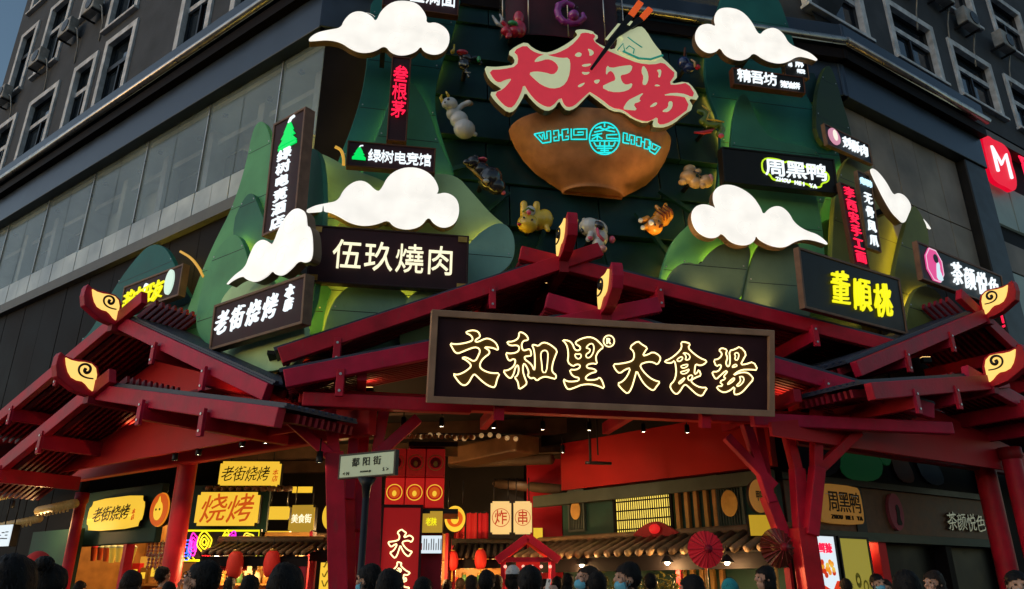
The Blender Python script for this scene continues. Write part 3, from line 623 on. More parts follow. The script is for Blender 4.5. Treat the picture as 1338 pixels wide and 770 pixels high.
tree_logo(s, -.60, -.08, .42); chars(s, '绿树电竞馆', .16, -.02, 1.18, .24, WHITEL, -.03, .06, weight=.004)
s = board('hanging_sign', 'slim vertical sign with three red characters under the top left cloud', (-2.244, 12.598, 10.696), 9.5, 4, .391, 1.906, .16, .03, fm=mat('rust_frame', (.09, .03, .015), .5))
chars(s, '叁根茅', .0, .14, .27, 1.2, REDL, -.03, .12, True, .002)
c = FC.pt(*FC.hit(550, 5, -1.3)[:1], -1.3, FC.hit(550, 5, -1.3)[1])
s = board('hanging_sign', 'dark sign cut off by the top edge of the picture, above the left cloud', c + Vector((0, 0, .3)), 11.4, 3, 1.62, .95, .16, .03, fm=mat('rust_frame', (.09, .03, .015), .5))
chars(s, '鱼满面', .25, -.12, 1.0, .32, WHITEL, -.03, .1, weight=.002)
s = board('hanging_sign', 'small dark rice cake sign with white characters under the top right cloud', (5.789, 14.116, 12.269), 11.4, 4, 1.768, .44, .16, .03, fm=mat('rust_frame', (.09, .03, .015), .5), bm=BOARDB)
chars(s, '精吾坊', -.30, .02, .95, .30, WHITEL, -.03, .05, weight=.002); chars(s, '猪油饼', .50, -.06, .48, .16, WHITEL, -.03, .05, weight=.002)
_q = FC.hit(1040, 88, -1.25); s = board('hanging_sign', 'small dark sign peeking out behind the rice cake sign', FC.pt(_q[0], -1.25, _q[1]), 11.4, 3, .62, .55, .12, .02, bm=BOARDB)
chars(s, '麻', .08, .12, .2, .26, WHITEL, -.03, .05, weight=.002); chars(s, '辣烫', .1, -.12, .2, .1, WHITEL, -.03, .05, weight=.002); chars(s, '川味', -.16, .08, .09, .22, WHITEL, -.03, .05, True, .002)
s = board('hanging_sign', 'wide black sign with white rounded characters outlined in lime', (5.647, 13.883, 9.816), 11.0, 4.5, 2.601, .813, .2, .04, bm=BOARDB, fm=BOARDB)
LIME = glow('lime_outline_light', (.55, .85, .02), 1.0)
_o = [(-.55, -.10), (-.52, .26), (-.10, .27), (.02, .2), (.12, .25), (.45, .22), (.55, .14), (.68, .19), (1.0, .12), (1.12, .0), (1.08, -.16), (.9, -.22), (.88, -.32), (.6, -.33), (.55, -.27), (.1, -.25), (-.3, -.27), (-.36, -.13)]
_o = [(x * .95 + .08, z) for x, z in _o]
part('lime_outline', MB().prism(chaikin(_o, 2), -.02, -.001, [chaikin(inset(_o, .035), 2)]), LIME, s)
chars(s, '周黑鸭', .35, .03, 1.42, .36, WHITEL, -.035, .06, weight=.004)
[part('roman_letter', glyph(q, .02), WHITEL, s, Matrix.Translation((-.1 + i * .085, -.03, -.22 - .008 * i)) @ Matrix.Diagonal((.085, .3, .085, 1))) for i, q in enumerate('ZHOU HEI YA') if q != ' ']
s = board('hanging_sign', 'small dark sign with a round pink emblem and white brush characters, right side', (7.686, 14.849, 11.063), 32, 0, 1.651, .56, .08, .03, bm=BOARDB)
chars(s, '刘酥肉', .22, .0, .95, .30, WHITEL, -.03, .1, weight=0, shear=.14)
part('round_emblem', MB().disc(-.52, .03, .2, .21, -.03, -.001), glow('pink_emblem', (.75, .32, .45), .8), s); part('emblem_figure', MB().disc(-.50, .06, .08, .14, -.04, -.031), glow('cream_emblem', (.95, .9, .75), 1), s)
s = board('hanging_sign', 'narrow black vertical sign with white characters, beside the red one', (7.750, 14.652, 9.257), 32, 3, .504, 1.845, .08, .03, bm=BOARDB)
chars(s, '无骨凤爪', 0, -.2, .26, 1.32, WHITEL, -.03, .25, True, 0); chars(s, '贵州的', 0, .68, .40, .15, glow('pale_blue_letter', (.5, .8, 1), 1.4), -.03, .04, weight=.004)
s = board('hanging_sign', 'narrow vertical sign with glowing red characters, right side', (7.120, 14.141, 8.667), 30, 0, .48, 1.9, .08, .03, bm=BOARDB, fm=mat('rust_frame', (.09, .03, .015), .5))
chars(s, '李西安手工面', 0, .0, .3, 1.78, REDL, -.03, .16, True, 0)
s = board('hanging_sign', 'black framed sign with three yellow brush characters, right side', (6.370, 13.083, 6.740), 30.5, 2.6, 2.943, 1.158, .10, .05, bm=BOARDB)
chars(s, '董順桃', .18, -.02, 1.85, .62, YELL, -.03, .22, weight=.006, shear=.12)
s = board('hanging_sign', 'black tea shop sign with a pink octagon emblem and white characters, far right', (10.024, 15.484, 8.043), 33, 3, 3.528, .877, .10, .05, bm=BOARDB)
chars(s, '茶颜悦色', .45, .0, 2.1, .50, WHITEL, -.03, .2, weight=0, shear=.10)
_oc = [(-1.22 + .38 * math.cos(math.pi / 8 + math.pi / 4 * i) * .9, .0 + .40 * math.sin(math.pi / 8 + math.pi / 4 * i)) for i in range(8)]
e = part('octagon_emblem', MB().prism(_oc, -.03, -.001), glow('pink_octagon_light', (.8, .08, .3), .9), s)
part('octagon_rim', MB().prism(_oc, -.036, -.031, [inset(_oc, .025)]), glow('pale_pink_light', (.95, .6, .75), .9), e)
part('figure', MB().prism(chaikin([(-1.24, -.34), (-1.2, -.1), (-1.16, .05), (-1.1, .12), (-1.03, .05), (-1.06, -.08), (-1.0, -.2), (-.98, -.32)], 1), -.042, -.037), glow('pale_blue_figure', (.7, .9, 1), .9), e)
part('figure_hair', MB().disc(-1.16, .16, .09, .1, -.045, -.037), BLACK, e)
s = board('hanging_sign', 'brown sign with yellow block characters behind the left swirl finial', (-7.736, 15.053, 7.550), -35, .5, 2.27, .72, .14, .05)
chars(s, '苏中旺友', -.25, -.06, 1.55, .42, YELL, -.03, .02, weight=.008, shear=.08); part('round_dot', MB().disc(-.18, .12, .07, .09, -.04, -.001), WHITEL, s)
part('oval_emblem', MB().disc(.72, .03, .15, .28, -.04, -.001), glow('pale_mint_light', (.72, .95, .8), .85), s)
# red emblem sign on the neighbouring building
mo = [FR.hit(x, y, -.25) for x, y in crop('108,150 130,135 175,138 210,170 260,190 320,220 370,280 395,350 405,420 440,520 455,620 440,680 400,690 350,655 270,620 220,580 180,500 150,380 130,280 108,200', 1270, 160, 7.7)]
mc = (sum(p[0] for p in mo) / len(mo), sum(p[1] for p in mo) / len(mo)); mo = chaikin([(x - mc[0], z - mc[1]) for x, z in mo])
s = thing('logo_sign', 'red rounded square sign with a white letter M, upper right', 'sign', FR.M(mc[0], -.25, mc[1]))
part('face', MB().prism(mo, 0, .14), glow('red_logo_light', (.85, .0, .025), .85, (.5, .01, .02)), s)
mm = [FR.hit(x, y, -.25) for x, y in crop('255,495 192,250 288,425 330,325 392,568', 1270, 160, 7.7)]
part('letter', MB().tube([(x - mc[0], -.02, z - mc[1]) for x, z in mm], .055, 6), WHITEL, s)
_q = FR.hit(1338, 222, -.25); s = thing('red_character_sign', 'red lit character cut off by the right picture edge', 'sign', FR.M(_q[0] + .1, -.25, _q[1])); chars(s, '觅', .2, 0, .9, 1.0, REDL, 0, 0, weight=.008)
_q = FR.hit(1317, 430, -.2); s = thing('red_character_sign', 'red lit characters low behind the right swirl finials', 'sign', FR.M(_q[0], -.2, _q[1])); chars(s, '觅一', 0, 0, .5, 1.1, REDL, 0, .02, True, weight=.008)

# ================================================================== neon name board on the canopy
s = board('neon_name_board', 'large dark board with neon-outlined golden characters on the entrance canopy', (1.387, 10.576, 4.629), 10.2, 14, 5.163, 1.293, .22, .095, fm=mat('bronze_frame', (.33, .20, .13), .5, var=.2), group=None, bulge=.06)
NBM = MAT((1.387, 10.576, 4.629), 10.2, 14); NBI = NBM.inverted()
def on_plane(px, py, Mi, y=0.0):
    o = Mi @ CAM; d = Mi.to_3x3() @ ray(px, py); t = (y - o.y) / d.y; p = o + d * t; return (p.x, p.z)
GOLDF = mat('brown_gold_face', (.16, .075, .015), .45, var=.2, scale=6)
K1, K2, K3 = (580, 420, 7.7), (720, 430, 7.7), (850, 430, 7.7)
NG = [(K1, '215,115 250,97 300,90 345,105 365,145 355,165 320,185 315,207 350,205 400,180 440,170 490,190 530,225 548,275 540,290 500,270 450,262 405,262 430,275 460,300 455,330 410,360 375,400 360,440 370,475 420,505 480,522 565,522 535,580 520,650 500,668 440,645 380,600 330,550 305,530 280,560 255,610 220,645 180,640 140,600 90,525 130,540 190,520 250,480 275,450 260,420 215,385 178,370 210,360 250,375 290,400 320,395 345,350 365,300 350,270 310,260 250,280 190,305 140,325 110,310 85,270 60,220 110,232 180,225 240,212 285,195 290,170 270,140', []),
 (K1, '755,110 790,112 830,140 850,180 835,192 800,195 780,230 785,275 805,298 850,280 870,285 882,345 850,350 810,355 815,385 860,415 890,450 908,498 915,460 915,350 905,280 885,240 910,235 950,250 980,220 1020,212 1080,240 1143,295 1120,350 1095,420 1085,490 1100,520 1130,540 1125,582 1080,570 1020,555 970,570 935,600 905,565 875,578 840,545 855,520 840,470 808,420 795,450 795,510 815,570 838,625 800,660 755,685 750,640 740,600 710,565 740,545 755,490 745,435 720,460 700,540 670,578 630,550 595,495 640,495 690,465 715,430 720,385 690,380 665,400 640,380 622,315 660,325 720,318 755,295 758,255 730,240 680,245 650,235 632,205 690,205 740,180 755,150', ['985,300 1020,290 1045,310 1045,380 1030,515 990,515 985,430 972,340']),
 (K2, '110,110 180,118 215,150 235,205 265,220 295,205 290,175 250,155 245,130 310,95 380,80 440,95 490,140 530,185 485,215 455,260 450,300 465,355 410,345 355,365 365,395 430,400 465,430 400,445 355,475 345,500 370,515 460,510 485,485 515,520 540,605 480,575 400,555 310,560 240,590 175,612 145,580 120,500 160,528 220,530 280,520 280,490 240,485 205,460 185,408 250,412 290,390 290,360 255,355 220,378 165,335 175,260 165,180 140,135', ['240,250 265,255 295,250 305,280 275,305 245,285', '350,190 380,155 415,145 432,180 425,240 390,290 355,290 350,255 385,235 395,205 370,195']),
 (K2, '785,185 870,120 910,155 970,190 945,225 920,272 970,260 1025,230 1085,262 1105,300 1070,362 1030,335 970,330 890,358 920,420 990,490 1050,522 1098,532 1060,580 1035,618 1000,610 940,560 895,490 860,415 845,480 810,600 770,655 720,615 665,550 720,530 770,470 800,392 750,405 690,450 650,415 620,355 700,350 800,330 835,300 835,230', []),
 (K3, '305,130 350,132 400,150 375,190 430,245 500,295 570,322 540,355 495,370 455,352 445,390 440,460 470,440 485,405 510,470 460,485 400,520 440,560 500,590 572,590 545,630 520,675 470,665 400,600 355,558 330,570 295,630 260,660 220,630 190,570 240,520 258,450 255,380 240,315 215,342 165,342 135,325 200,300 270,245 315,190', ['265,305 310,275 325,295 300,325 270,325', '320,240 370,245 398,275 385,310 345,312 360,285 345,255', '305,370 375,352 370,378 330,395 308,388', '302,430 350,420 392,400 370,440 330,455 305,445', '280,540 320,505 348,487 330,520 290,555', '370,485 405,462 425,475 405,515 385,520']),
 (K3, '685,215 715,190 770,210 755,250 775,290 755,340 770,380 795,370 800,300 790,220 850,205 900,175 965,250 930,310 905,360 960,355 1035,328 1080,415 1000,408 920,410 860,440 830,470 890,440 960,435 1000,455 1038,505 980,570 930,630 880,660 835,658 848,575 800,620 740,642 690,620 658,580 735,572 690,530 760,500 730,480 775,430 755,420 700,470 660,508 635,480 615,430 680,430 712,380 700,355 660,380 632,310 680,305 715,270 715,240', ['840,250 870,235 890,260 875,315 845,310 855,270', '812,388 850,352 872,370 850,382', '765,560 810,510 840,490 845,510 800,550', '860,570 905,530 900,490 890,480 930,478 940,520 910,560 880,578'])]
def neon_char(root, Mi, out, holes, y=-.05, rad=.011, face=GOLDF, fit=None):
    f = fit or (lambda p: on_plane(p[0], p[1], Mi, y))
    o = chaikin([f(p) for p in out]); hs = [chaikin([f(p) for p in q]) for q in holes]
    g = part('character', MB().prism(o, y, -.001, hs), face, root)
    t = MB(); t.tube([(x, y - .006, z) for x, z in o], rad, 5, True)
    for q in hs: t.tube([(x, y - .006, z) for x, z in q], rad * .85, 5, True)
    part('neon_tube', t, NEON, g); return g
for K, o, hs in NG: neon_char(s, NBI, crop(o, *K), [crop(q, *K) for q in hs])
cx, cz = on_plane(720 + 582 / 7.7, 430 + 122 / 7.7, NBI, -.03)
part('registered_mark', MB().tube([(cx + .082 * math.cos(a * .3142), -.03, cz + .082 * math.sin(a * .3142)) for a in range(20)], .010, 5, True), NEON, s)
part('registered_letter', glyph('R', .03), NEON, s, Matrix.Translation((cx, -.03, cz)) @ Matrix.Diagonal((.085, .3, .085, 1)))
for x in (-1.55, 1.55): part('hanger', MB().box(x - .07, x + .07, .05, .18, -.85, -.648), RED, s)
# ================================================================== giant clay bowl with cyan pattern
BO = -.55; (bx0, bz0), (bx1, bz1) = FC.hit(665, 176, BO), FC.hit(873, 187, BO)
BX, BR, BZ = (bx0 + bx1) / 2, (bx1 - bx0) / 2, (bz0 + bz1) / 2
BD = .62                                                     # how far it stands out, as a share of its width
prof = [(.36, -1.42), (.37, -1.36), (.50, -1.22), (.68, -1.0), (.82, -.72), (.92, -.42), (.98, -.16), (1.0, 0.0)]
prof = [(r * BR, z) for r, z in prof]; _p = []
for i in range(len(prof) - 1):
    for k in range(4): t = k / 4; _p.append((prof[i][0] * (1 - t) + prof[i + 1][0] * t, prof[i][1] * (1 - t) + prof[i + 1][1] * t))
prof = _p + [prof[-1]]
bowl = thing('giant_bowl', 'giant brown clay bowl with cyan neon pattern on the facade', 'bowl', FC.M(BX, BO, BZ))
CLAY = mat('clay_glaze', (.43, .2, .075), .5, var=.3, scale=2.2, bump=.35, bscale=7, wear=((.24, .11, .045), .5))
shell = MB().lathe([(0, -1.36), (.33 * BR, -1.36), (.34 * BR, -1.42)] + prof + [(BR * .97, .02), (BR * .93, -.05), (BR * .85, -.5), (BR * .5, -1.1), (0, -1.2)], 56, BD, math.pi, 2 * math.pi)
part('shell', shell, CLAY, bowl)
part('back_plate', MB().prism([(-r, z) for r, z in prof] + [(r, z) for r, z in reversed(prof)], 0.002, .05), CLAY, bowl)
part('bracket', MB().box(-.5, .5, .05, .3, -.8, -.4), BLACK, bowl)
BMI = bowl.matrix_world.inverted()
def rad_at(z):
    if z <= prof[0][1]: return prof[0][0]
    for (r0, z0), (r1, z1) in zip(prof, prof[1:]):
        if z0 <= z <= z1: return r0 + (r1 - r0) * (z - z0) / (z1 - z0 + 1e-9)
    return prof[-1][0]
def on_bowl(px, py):
    o = BMI @ CAM; d = (BMI.to_3x3() @ ray(px, py)).normalized(); t = 8.0
    for _ in range(4000):
        p = o + d * t
        if p.z > -1.42 and p.z < .05:
            r = rad_at(p.z)
            if math.hypot(p.x, p.y / BD) <= r + .02: return p - d * .015
        t += .004
        if t > 25: break
    return None
def bowl_line(pts, closed=False, name='neon_tube'):
    q = []; seq = pts + ([pts[0]] if closed else [])
    for a, b in zip(seq, seq[1:]):
        n = max(1, int(math.hypot(b[0] - a[0], b[1] - a[1]) / 25))
        for k in range(n): q.append((a[0] + (b[0] - a[0]) * k / n, a[1] + (b[1] - a[1]) * k / n))
    if not closed: q.append(seq[-1])
    w = [on_bowl(660 + x / 5.923, 140 + y / 5.923) for x, y in q]; w = [p for p in w if p is not None]
    if len(w) > 1: part(name, MB().tube(w, .0155, 5, closed), CYANL, bowl)
bowl_line([(770 + 117 * math.cos(a * math.pi / 14), 243 + 124 * math.sin(a * math.pi / 14)) for a in range(28)], True)
for sgm in ('700,166 745,150', '770,128 770,154', '795,150 845,166', '728,158 785,180 850,192', '812,158 755,180 690,194', '672,222 750,205', '714,205 714,258', '714,224 672,250', '716,224 752,246', '868,212 786,216 786,242 876,246', '662,262 878,262', '688,272 705,302 838,302 852,272', '735,272 735,300', '805,272 805,300', '770,264 770,352', '712,320 828,320', '738,336 802,336', '722,352 818,352'):
    bowl_line(poly(sgm))
for sgm in ('225,210 290,280 355,270 352,185 322,190 326,245 308,250 300,195 225,210', '262,215 290,250 290,212', '378,215 375,185 413,180 417,258 378,262 378,235 398,232', '417,218 444,216', '485,205 487,170 440,176 445,256 490,250 490,225 468,228', '512,168 512,250 632,250 632,170 532,172 532,218 605,215 605,194 560,196',
            '912,275 915,200 945,206 942,256 960,262 966,214 1003,222 1000,290 975,286 978,250', '912,275 958,284', '1018,262 1018,232 1055,236 1050,305 1016,296 1018,276', '1055,268 1080,274', '1115,290 1118,256 1082,248 1076,320 1108,326 1110,304', '1128,265 1118,340 1160,366 1202,312 1142,282 1136,322 1160,332 1176,312'):
    bowl_line(poly(sgm))

# ================================================================== big red characters with hand and chopsticks
LO = -1.75
q4 = lambda s: crop(s, 620, 30, 5.925); q5 = lambda s: crop(s, 760, 0, 4.529)
LC = FC.hit(775, 105, LO)
def L_(pts, it=1): return chaikin([(a - LC[0], b - LC[1]) for a, b in (FC.hit(x, y, LO) for x, y in pts)], it)
big = thing('character_sign', 'big cream-edged red characters with a hand and chopsticks above the bowl', 'sign', FC.M(LC[0], LO, LC[1]))
outer = q4('75,335 150,342 230,335 305,325 315,270 255,232 320,180 400,145 450,195 540,235 620,215 720,160 790,105 800,80 775,58 830,48 900,60 930,75') + q5('60,188 105,218 70,242 125,272 190,300 215,250 205,190 290,195 340,165 380,205 420,280 475,340 520,380 578,445 520,500 620,480 665,520 700,590 630,580 665,640 600,680 560,720 500,750 450,752 420,745 430,700 380,730 300,700 245,660 180,655 120,610 50,555') + q4('890,545 840,600 780,660 720,678 680,640 658,595 620,660 560,680 500,650 440,590 395,530 370,590 310,680 260,690 200,640 150,590 118,535 165,535 215,510 190,490 140,460 100,410')
red = q4('110,370 220,365 330,340 340,260 300,220 395,175 440,220 500,245 560,255 640,240 740,190 815,110 820,85 870,80 910,95') + q5('60,202 82,216 62,240 120,290 190,320 260,350 330,378 420,388 480,372 520,410 555,440 510,505 570,505 625,492 675,575 600,565 640,640 560,700 500,735 450,738 450,690 410,715 370,720 310,700 262,662 235,648 180,640 120,590 50,545') + q4('890,535 830,590 770,645 720,655 690,630 670,570 600,650 550,650 480,610 420,540 380,470 355,560 300,655 250,655 190,600 155,545 220,520 265,470 290,430 240,440 190,465 150,440')
CRF = mat('cream_sign_face', (.62, .66, .42), .5, emit=(.72, .78, .46), es=.38, var=.06); RDF = mat('coral_red_sign_face', (.55, .03, .05), .5, emit=(.85, .055, .085), es=.42, var=.08)
TEA = mat('teal_line', (.02, .3, .25), .5, emit=(.02, .4, .3), es=.3, var=0); ORA = mat('orange_chopstick', (.8, .1, .02), .4, emit=(.9, .12, .02), es=.45, var=.05); BLK = mat('black_chopstick', (.008, .008, .008), .35, var=.1)
part('backing', MB().prism(L_(outer), 0.031, .2), mat('brown_return', (.11, .07, .03), .45), big)
part('cream_edge', MB().prism(L_(outer), 0, .03), CRF, big); part('red_face', MB().prism(L_(red), -.02, -.001), RDF, big)
for isl in (q4('455,310 490,268 550,248 590,265 670,280 730,275 742,340 725,440 680,500 600,518 520,490 460,440 415,395 470,382 540,390 605,410 640,380 648,340 610,300 560,285 500,305'), q4('770,255 800,232 830,245 820,268 790,270'), q4('870,205 905,215 925,240 905,260 885,260 890,235'), q4('825,330 905,320 890,340 840,348'), q4('825,385 860,390 890,385 880,405 840,408'), q4('795,490 855,465 840,490 805,508'),
            q5('70,480 110,475 95,500 75,498'), q5('145,390 170,410 240,395 300,390 290,430 260,445 225,450 235,490 260,510 300,495 290,530 240,550 170,550 110,520 170,490 200,480 190,440 165,420 140,455'), q5('360,390 385,420 395,470 380,510 355,505 365,460 350,430'), q5('440,420 470,415 465,460 450,465 455,435'), q5('425,515 440,503 468,515'), q5('395,640 430,610 448,615 430,635'), q5('475,660 510,640 510,605 535,605 535,640 510,668 480,668'), q5('240,650 270,600 310,580 370,550 335,590 350,605 300,620 330,660 270,655'), q5('470,570 540,553 620,563 655,592 560,570')):
    part('cream_inlay', MB().prism(L_(isl), -.03, -.021), CRF, big)
hand = part('hand_face', MB().prism(L_(q5('200,190 225,188 280,195 340,165 375,195 420,270 475,335 440,360 380,372 300,350 230,320 200,300 215,275 250,240 215,215')), -.075, -.021), CRF, big)
for ln, w in (('265,235 300,262 350,296', .02), ('235,318 330,360 400,366 472,342', .035), ('205,312 238,272 248,318', .02), ('256,304 274,286 304,306 298,332', .02)):
    part('line', MB().tube([(x, -.078, z) for x, z in L_(q5(ln), 0)], w * .7, 5), TEA, hand)
def stick(tip, mid, top, w0, w1, y):
    def quad(a, b, wa, wb):
        d = Vector((b[0] - a[0], b[1] - a[1])).normalized(); n = Vector((-d.y, d.x)); return [(a[0] + n.x * wa, a[1] + n.y * wa), (a[0] - n.x * wa, a[1] - n.y * wa), (b[0] - n.x * wb, b[1] - n.y * wb), (b[0] + n.x * wb, b[1] + n.y * wb)]
    a, b, c = (L_([p], 0)[0] for p in (tip, mid, top)); k = part('chopstick', MB().prism(quad(a, b, w0, w1), y - .06, y), BLK, big, None, .015)
    part('chopstick_end', MB().prism(quad(b, c, w1, w1), y - .062, y), ORA, k, None, .03)
stick(q5('46,432')[0], q5('278,118')[0], q5('340,34')[0], .028, .075, -.085); stick(q5('148,268')[0], q5('342,134')[0], q5('398,72')[0], .03, .072, -.08)
part('chopstick_band', MB().prism(L_(q5('255,175 275,155 288,158 270,182'), 0), -.165, -.15), CRF, big)
part('cream_strip', MB().prism(L_(q5('135,240 210,150 225,152 150,246'), 0), -.06, -.03), CRF, big)

# ================================================================== zodiac animals
def remesh(mb, vox, name='body', smooth=6):
    me = mb.mesh(name); o = bpy.data.objects.new(name, me); COL.objects.link(o)
    m = o.modifiers.new('r', 'REMESH'); m.mode = 'VOXEL'; m.voxel_size = vox; m.use_smooth_shade = True
    if smooth: k = o.modifiers.new('s', 'SMOOTH'); k.iterations = smooth; k.factor = .5
    dg = bpy.context.evaluated_depsgraph_get(); r = bpy.data.meshes.new_from_object(o.evaluated_get(dg)); bpy.data.objects.remove(o); bpy.data.meshes.remove(me); r.name = name
    return r
def gloss(n, c): return mat(n, tuple(min(.8, q * 1.25) for q in c), .22, var=.12, scale=4, coat=.5, spec=.5)
AO = -1.0; PX = .0163
def animal(name, label, cpx, body, parts, m, off=AO):
    c = FC.hit(*cpx, off); r = thing(name, label, 'animal figure', FC.M(c[0], off, c[1]), 'zodiac animal figures round the bowl')
    def mk(L):
        mb = MB()
        for e in L:
            if e[0] == 't':
                mb.tube([((x - cpx[0]) * PX, y, -(z - cpx[1]) * PX) for x, y, z in e[1]], [q * PX for q in e[2]], 10)
                for (x, y, z), q in zip(e[1], e[2]): mb.ball(((x - cpx[0]) * PX, y, -(z - cpx[1]) * PX), q * PX, 10, 8)
            else:
                (x, z), y, rr = e[0], e[1], e[2]; rr = rr if isinstance(rr, tuple) else (rr, rr, rr); rot = Matrix.Rotation(math.radians(-e[3]), 3, 'Y') if len(e) > 3 else None
                mb.ball(((x - cpx[0]) * PX, y, -(z - cpx[1]) * PX), tuple(q * PX for q in rr), 16, 12, rot)
        return mb
    part('body', remesh(mk(body), .012, 'body', 4), m, r)
    for nm, L, pm in parts: part(nm, mk(L), pm, r)
    part('mount', MB().tube([(0, .05, 0), (0, -off - .35, 0)], .05, 8), BLACK, r)
    return r
WHT, PNK, BLKG, YEG, ORG, TAN, GRN, CRI, PUR, BLU, SIL = (gloss(*a) for a in (('porcelain_grey', (.42, .42, .42)), ('porcelain_pink', (.5, .07, .12)), ('porcelain_black', (.015, .014, .018)), ('porcelain_yellow', (.55, .36, .03)), ('porcelain_orange', (.5, .2, .02)), ('porcelain_tan', (.38, .24, .12)), ('porcelain_green', (.10, .16, .015)), ('porcelain_crimson', (.38, .01, .03)), ('porcelain_purple', (.22, .02, .2)), ('porcelain_navy', (.01, .02, .09)), ('porcelain_silver', (.3, .3, .3))))
animal('ox_figure', 'pale grey ox figure left of the bowl', (602, 156), [((587, 139), -.1, (10, 8, 9)), ((591, 149), 0, (8, 8, 9)), ((600, 157), 0, (12, 10, 12)), ((607, 170), 0, (14, 12, 13)), ('t', [(596, -.05, 146), (603, -.08, 138), (611, -.1, 134)], [4, 3.5, 3.5]), ('t', [(614, 0, 174), (621, 0, 176)], [4, 3]), ((581, 143), -.15, (5, 5, 5))],
       [('horn', [('t', [(578, -.1, 138), (575, -.12, 133), (576, -.12, 128)], [2.5, 2, 1])], YEG), ('horn', [('t', [(584, -.2, 132), (581, -.22, 127)], [2, 1])], YEG), ('eye', [((584, 138), -.22, 1.8)], BLU), ('nostril', [((580, 143), -.22, 1.3)], BLKG), ('hoof', [((611, 133), -.06, (6, 4, 4))], TAN)], WHT)
animal('rat_figure', 'glossy black rat figure with a pink collar, lower left of the bowl', (632, 231), [((617, 216), -.1, (9, 8, 8), 20), ((609, 219), -.15, (5, 4, 4)), ((628, 222), 0, (12, 10, 11)), ((640, 233), 0, (15, 13, 17), -30), ((648, 243), 0, (12, 10, 11)), ((621, 207), -.05, (4, 3, 4))],
       [('collar', [((630, 209), -.05, (6, 6, 2.5))], PNK), ('tail', [((657, 251), 0, 3)], PNK), ('belly', [('t', [(610, -.1, 222), (620, -.16, 232), (634, -.18, 248)], [1.2, 2, 1.2])], GOLD), ('paw', [((633, 244), -.2, (4, 3, 3))], SIL)], BLKG)
animal('dog_figure', 'yellow dog figure with a green collar under the bowl, lying on its back', (697, 288), [((688, 297), -.12, (13, 11, 12)), ((702, 287), 0, (14, 12, 13)), ((711, 285), 0, (11, 11, 13)), ('t', [(684, -.1, 284), (683, -.15, 272)], [5, 4.5]), ('t', [(699, -.1, 280), (699, -.15, 271)], [5, 4.5]), ('t', [(717, 0, 286), (721, 0, 283)], [3, 2]), ('t', [(712, -.05, 296), (714, -.08, 302)], [4, 3])],
       [('chest', [((691, 281), -.17, (6, 4, 7))], WHT), ('collar', [('t', [(681, -.24, 285), (687, -.28, 281), (694, -.24, 283)], [1.2, 1.2, 1.2])], GRN), ('nose', [((687, 288), -.31, (3, 3, 3))], PNK), ('eye', [((681, 295), -.3, 1.4)], BLKG), ('eye', [((691, 297), -.3, 1.4)], BLKG), ('tongue', [((676, 302), -.22, (3, 2, 2))], CRI)], YEG)
animal('cow_figure', 'white cow figure with a black patch, hanging under the bowl', (777, 306), [((771, 297), 0, (14, 12, 12)), ((780, 300), 0, (14, 12, 13)), ((784, 311), 0, (10, 10, 11)), ((779, 323), -.1, (8, 8, 8)), ((764, 288), 0, (3, 3, 3)), ('t', [(770, -.1, 310), (766, -.12, 318)], [4, 3.5])],
       [('patch', [((780, 299), -.14, (8, 6, 6), -35)], BLKG), ('muzzle', [((783, 330), -.15, (6, 6, 5))], gloss('porcelain_rose', (.45, .2, .2))), ('hoof', [((799, 312), -.02, (4, 4, 5))], PNK), ('horn', [('t', [(776, -.22, 306), (777, -.24, 314), (783, -.22, 320)], [2, 2, 2])], PNK), ('hoof', [((768, 317), -.14, (4, 4, 3))], PNK), ('ear', [((760, 304), -.05, (2.5, 2, 4))], BLKG)], WHT)
animal('tiger_figure', 'orange striped tiger figure at the lower right of the bowl', (857, 288), [((851, 302), -.12, (11, 10, 10)), ((858, 291), 0, (10, 9, 10), 40), ((865, 284), 0, (11, 10, 12), 40), ((872, 279), 0, (9, 10, 10)), ('t', [(843, -.1, 290), (833, -.15, 296)], [4, 3.5]), ('t', [(843, -.12, 300), (836, -.16, 305)], [3.5, 3]), ('t', [(870, 0, 270), (872, 0, 264)], [3.5, 2.5]), ('t', [(862, 0, 272), (859, 0, 268)], [3.5, 2.5])],
       [('stripe', [('t', [(859 + 4 * i - 5, -.17, 283 - 3 * i - 3), (862 + 4 * i, -.2, 287 - 3 * i), (864 + 4 * i, -.16, 292 - 3 * i)], [.9, 1.2, .9])], mat('tiger_stripe', (.12, .02, .005), .4)) for i in range(4)] + [('paw', [((832, 296), -.17, 3.2)], WHT), ('paw', [((834, 306), -.18, 3)], WHT), ('eye', [((848, 304), -.29, 1.2)], BLKG), ('eye', [((853, 298), -.29, 1.2)], BLKG), ('muzzle', [((844, 300), -.25, (4, 3, 4))], WHT), ('forehead_mark', [((856, 304), -.27, (4, 2, 2), 40)], mat('tiger_stripe', (.12, .02, .005), .4))], ORG)
animal('monkey_figure', 'tan monkey figure at the right of the bowl', (907, 233), [((898, 232), 0, (11, 10, 9)), ((902, 221), 0, (9, 8, 7)), ((908, 240), 0, (9, 8, 8)), ((921, 239), -.08, (10, 9, 9)), ((890, 241), 0, (6, 6, 4)), ((911, 226), -.1, (4, 4, 4)), ((915, 247), -.1, (4, 4, 4))], [('band', [('t', [(903, -.16, 229), (908, -.18, 232), (911, -.16, 237)], [1.3, 1.5, 1.3])], BLKG), ('face', [((925, 237), -.18, (4, 3, 6))], gloss('porcelain_rose', (.45, .2, .2)))], TAN)
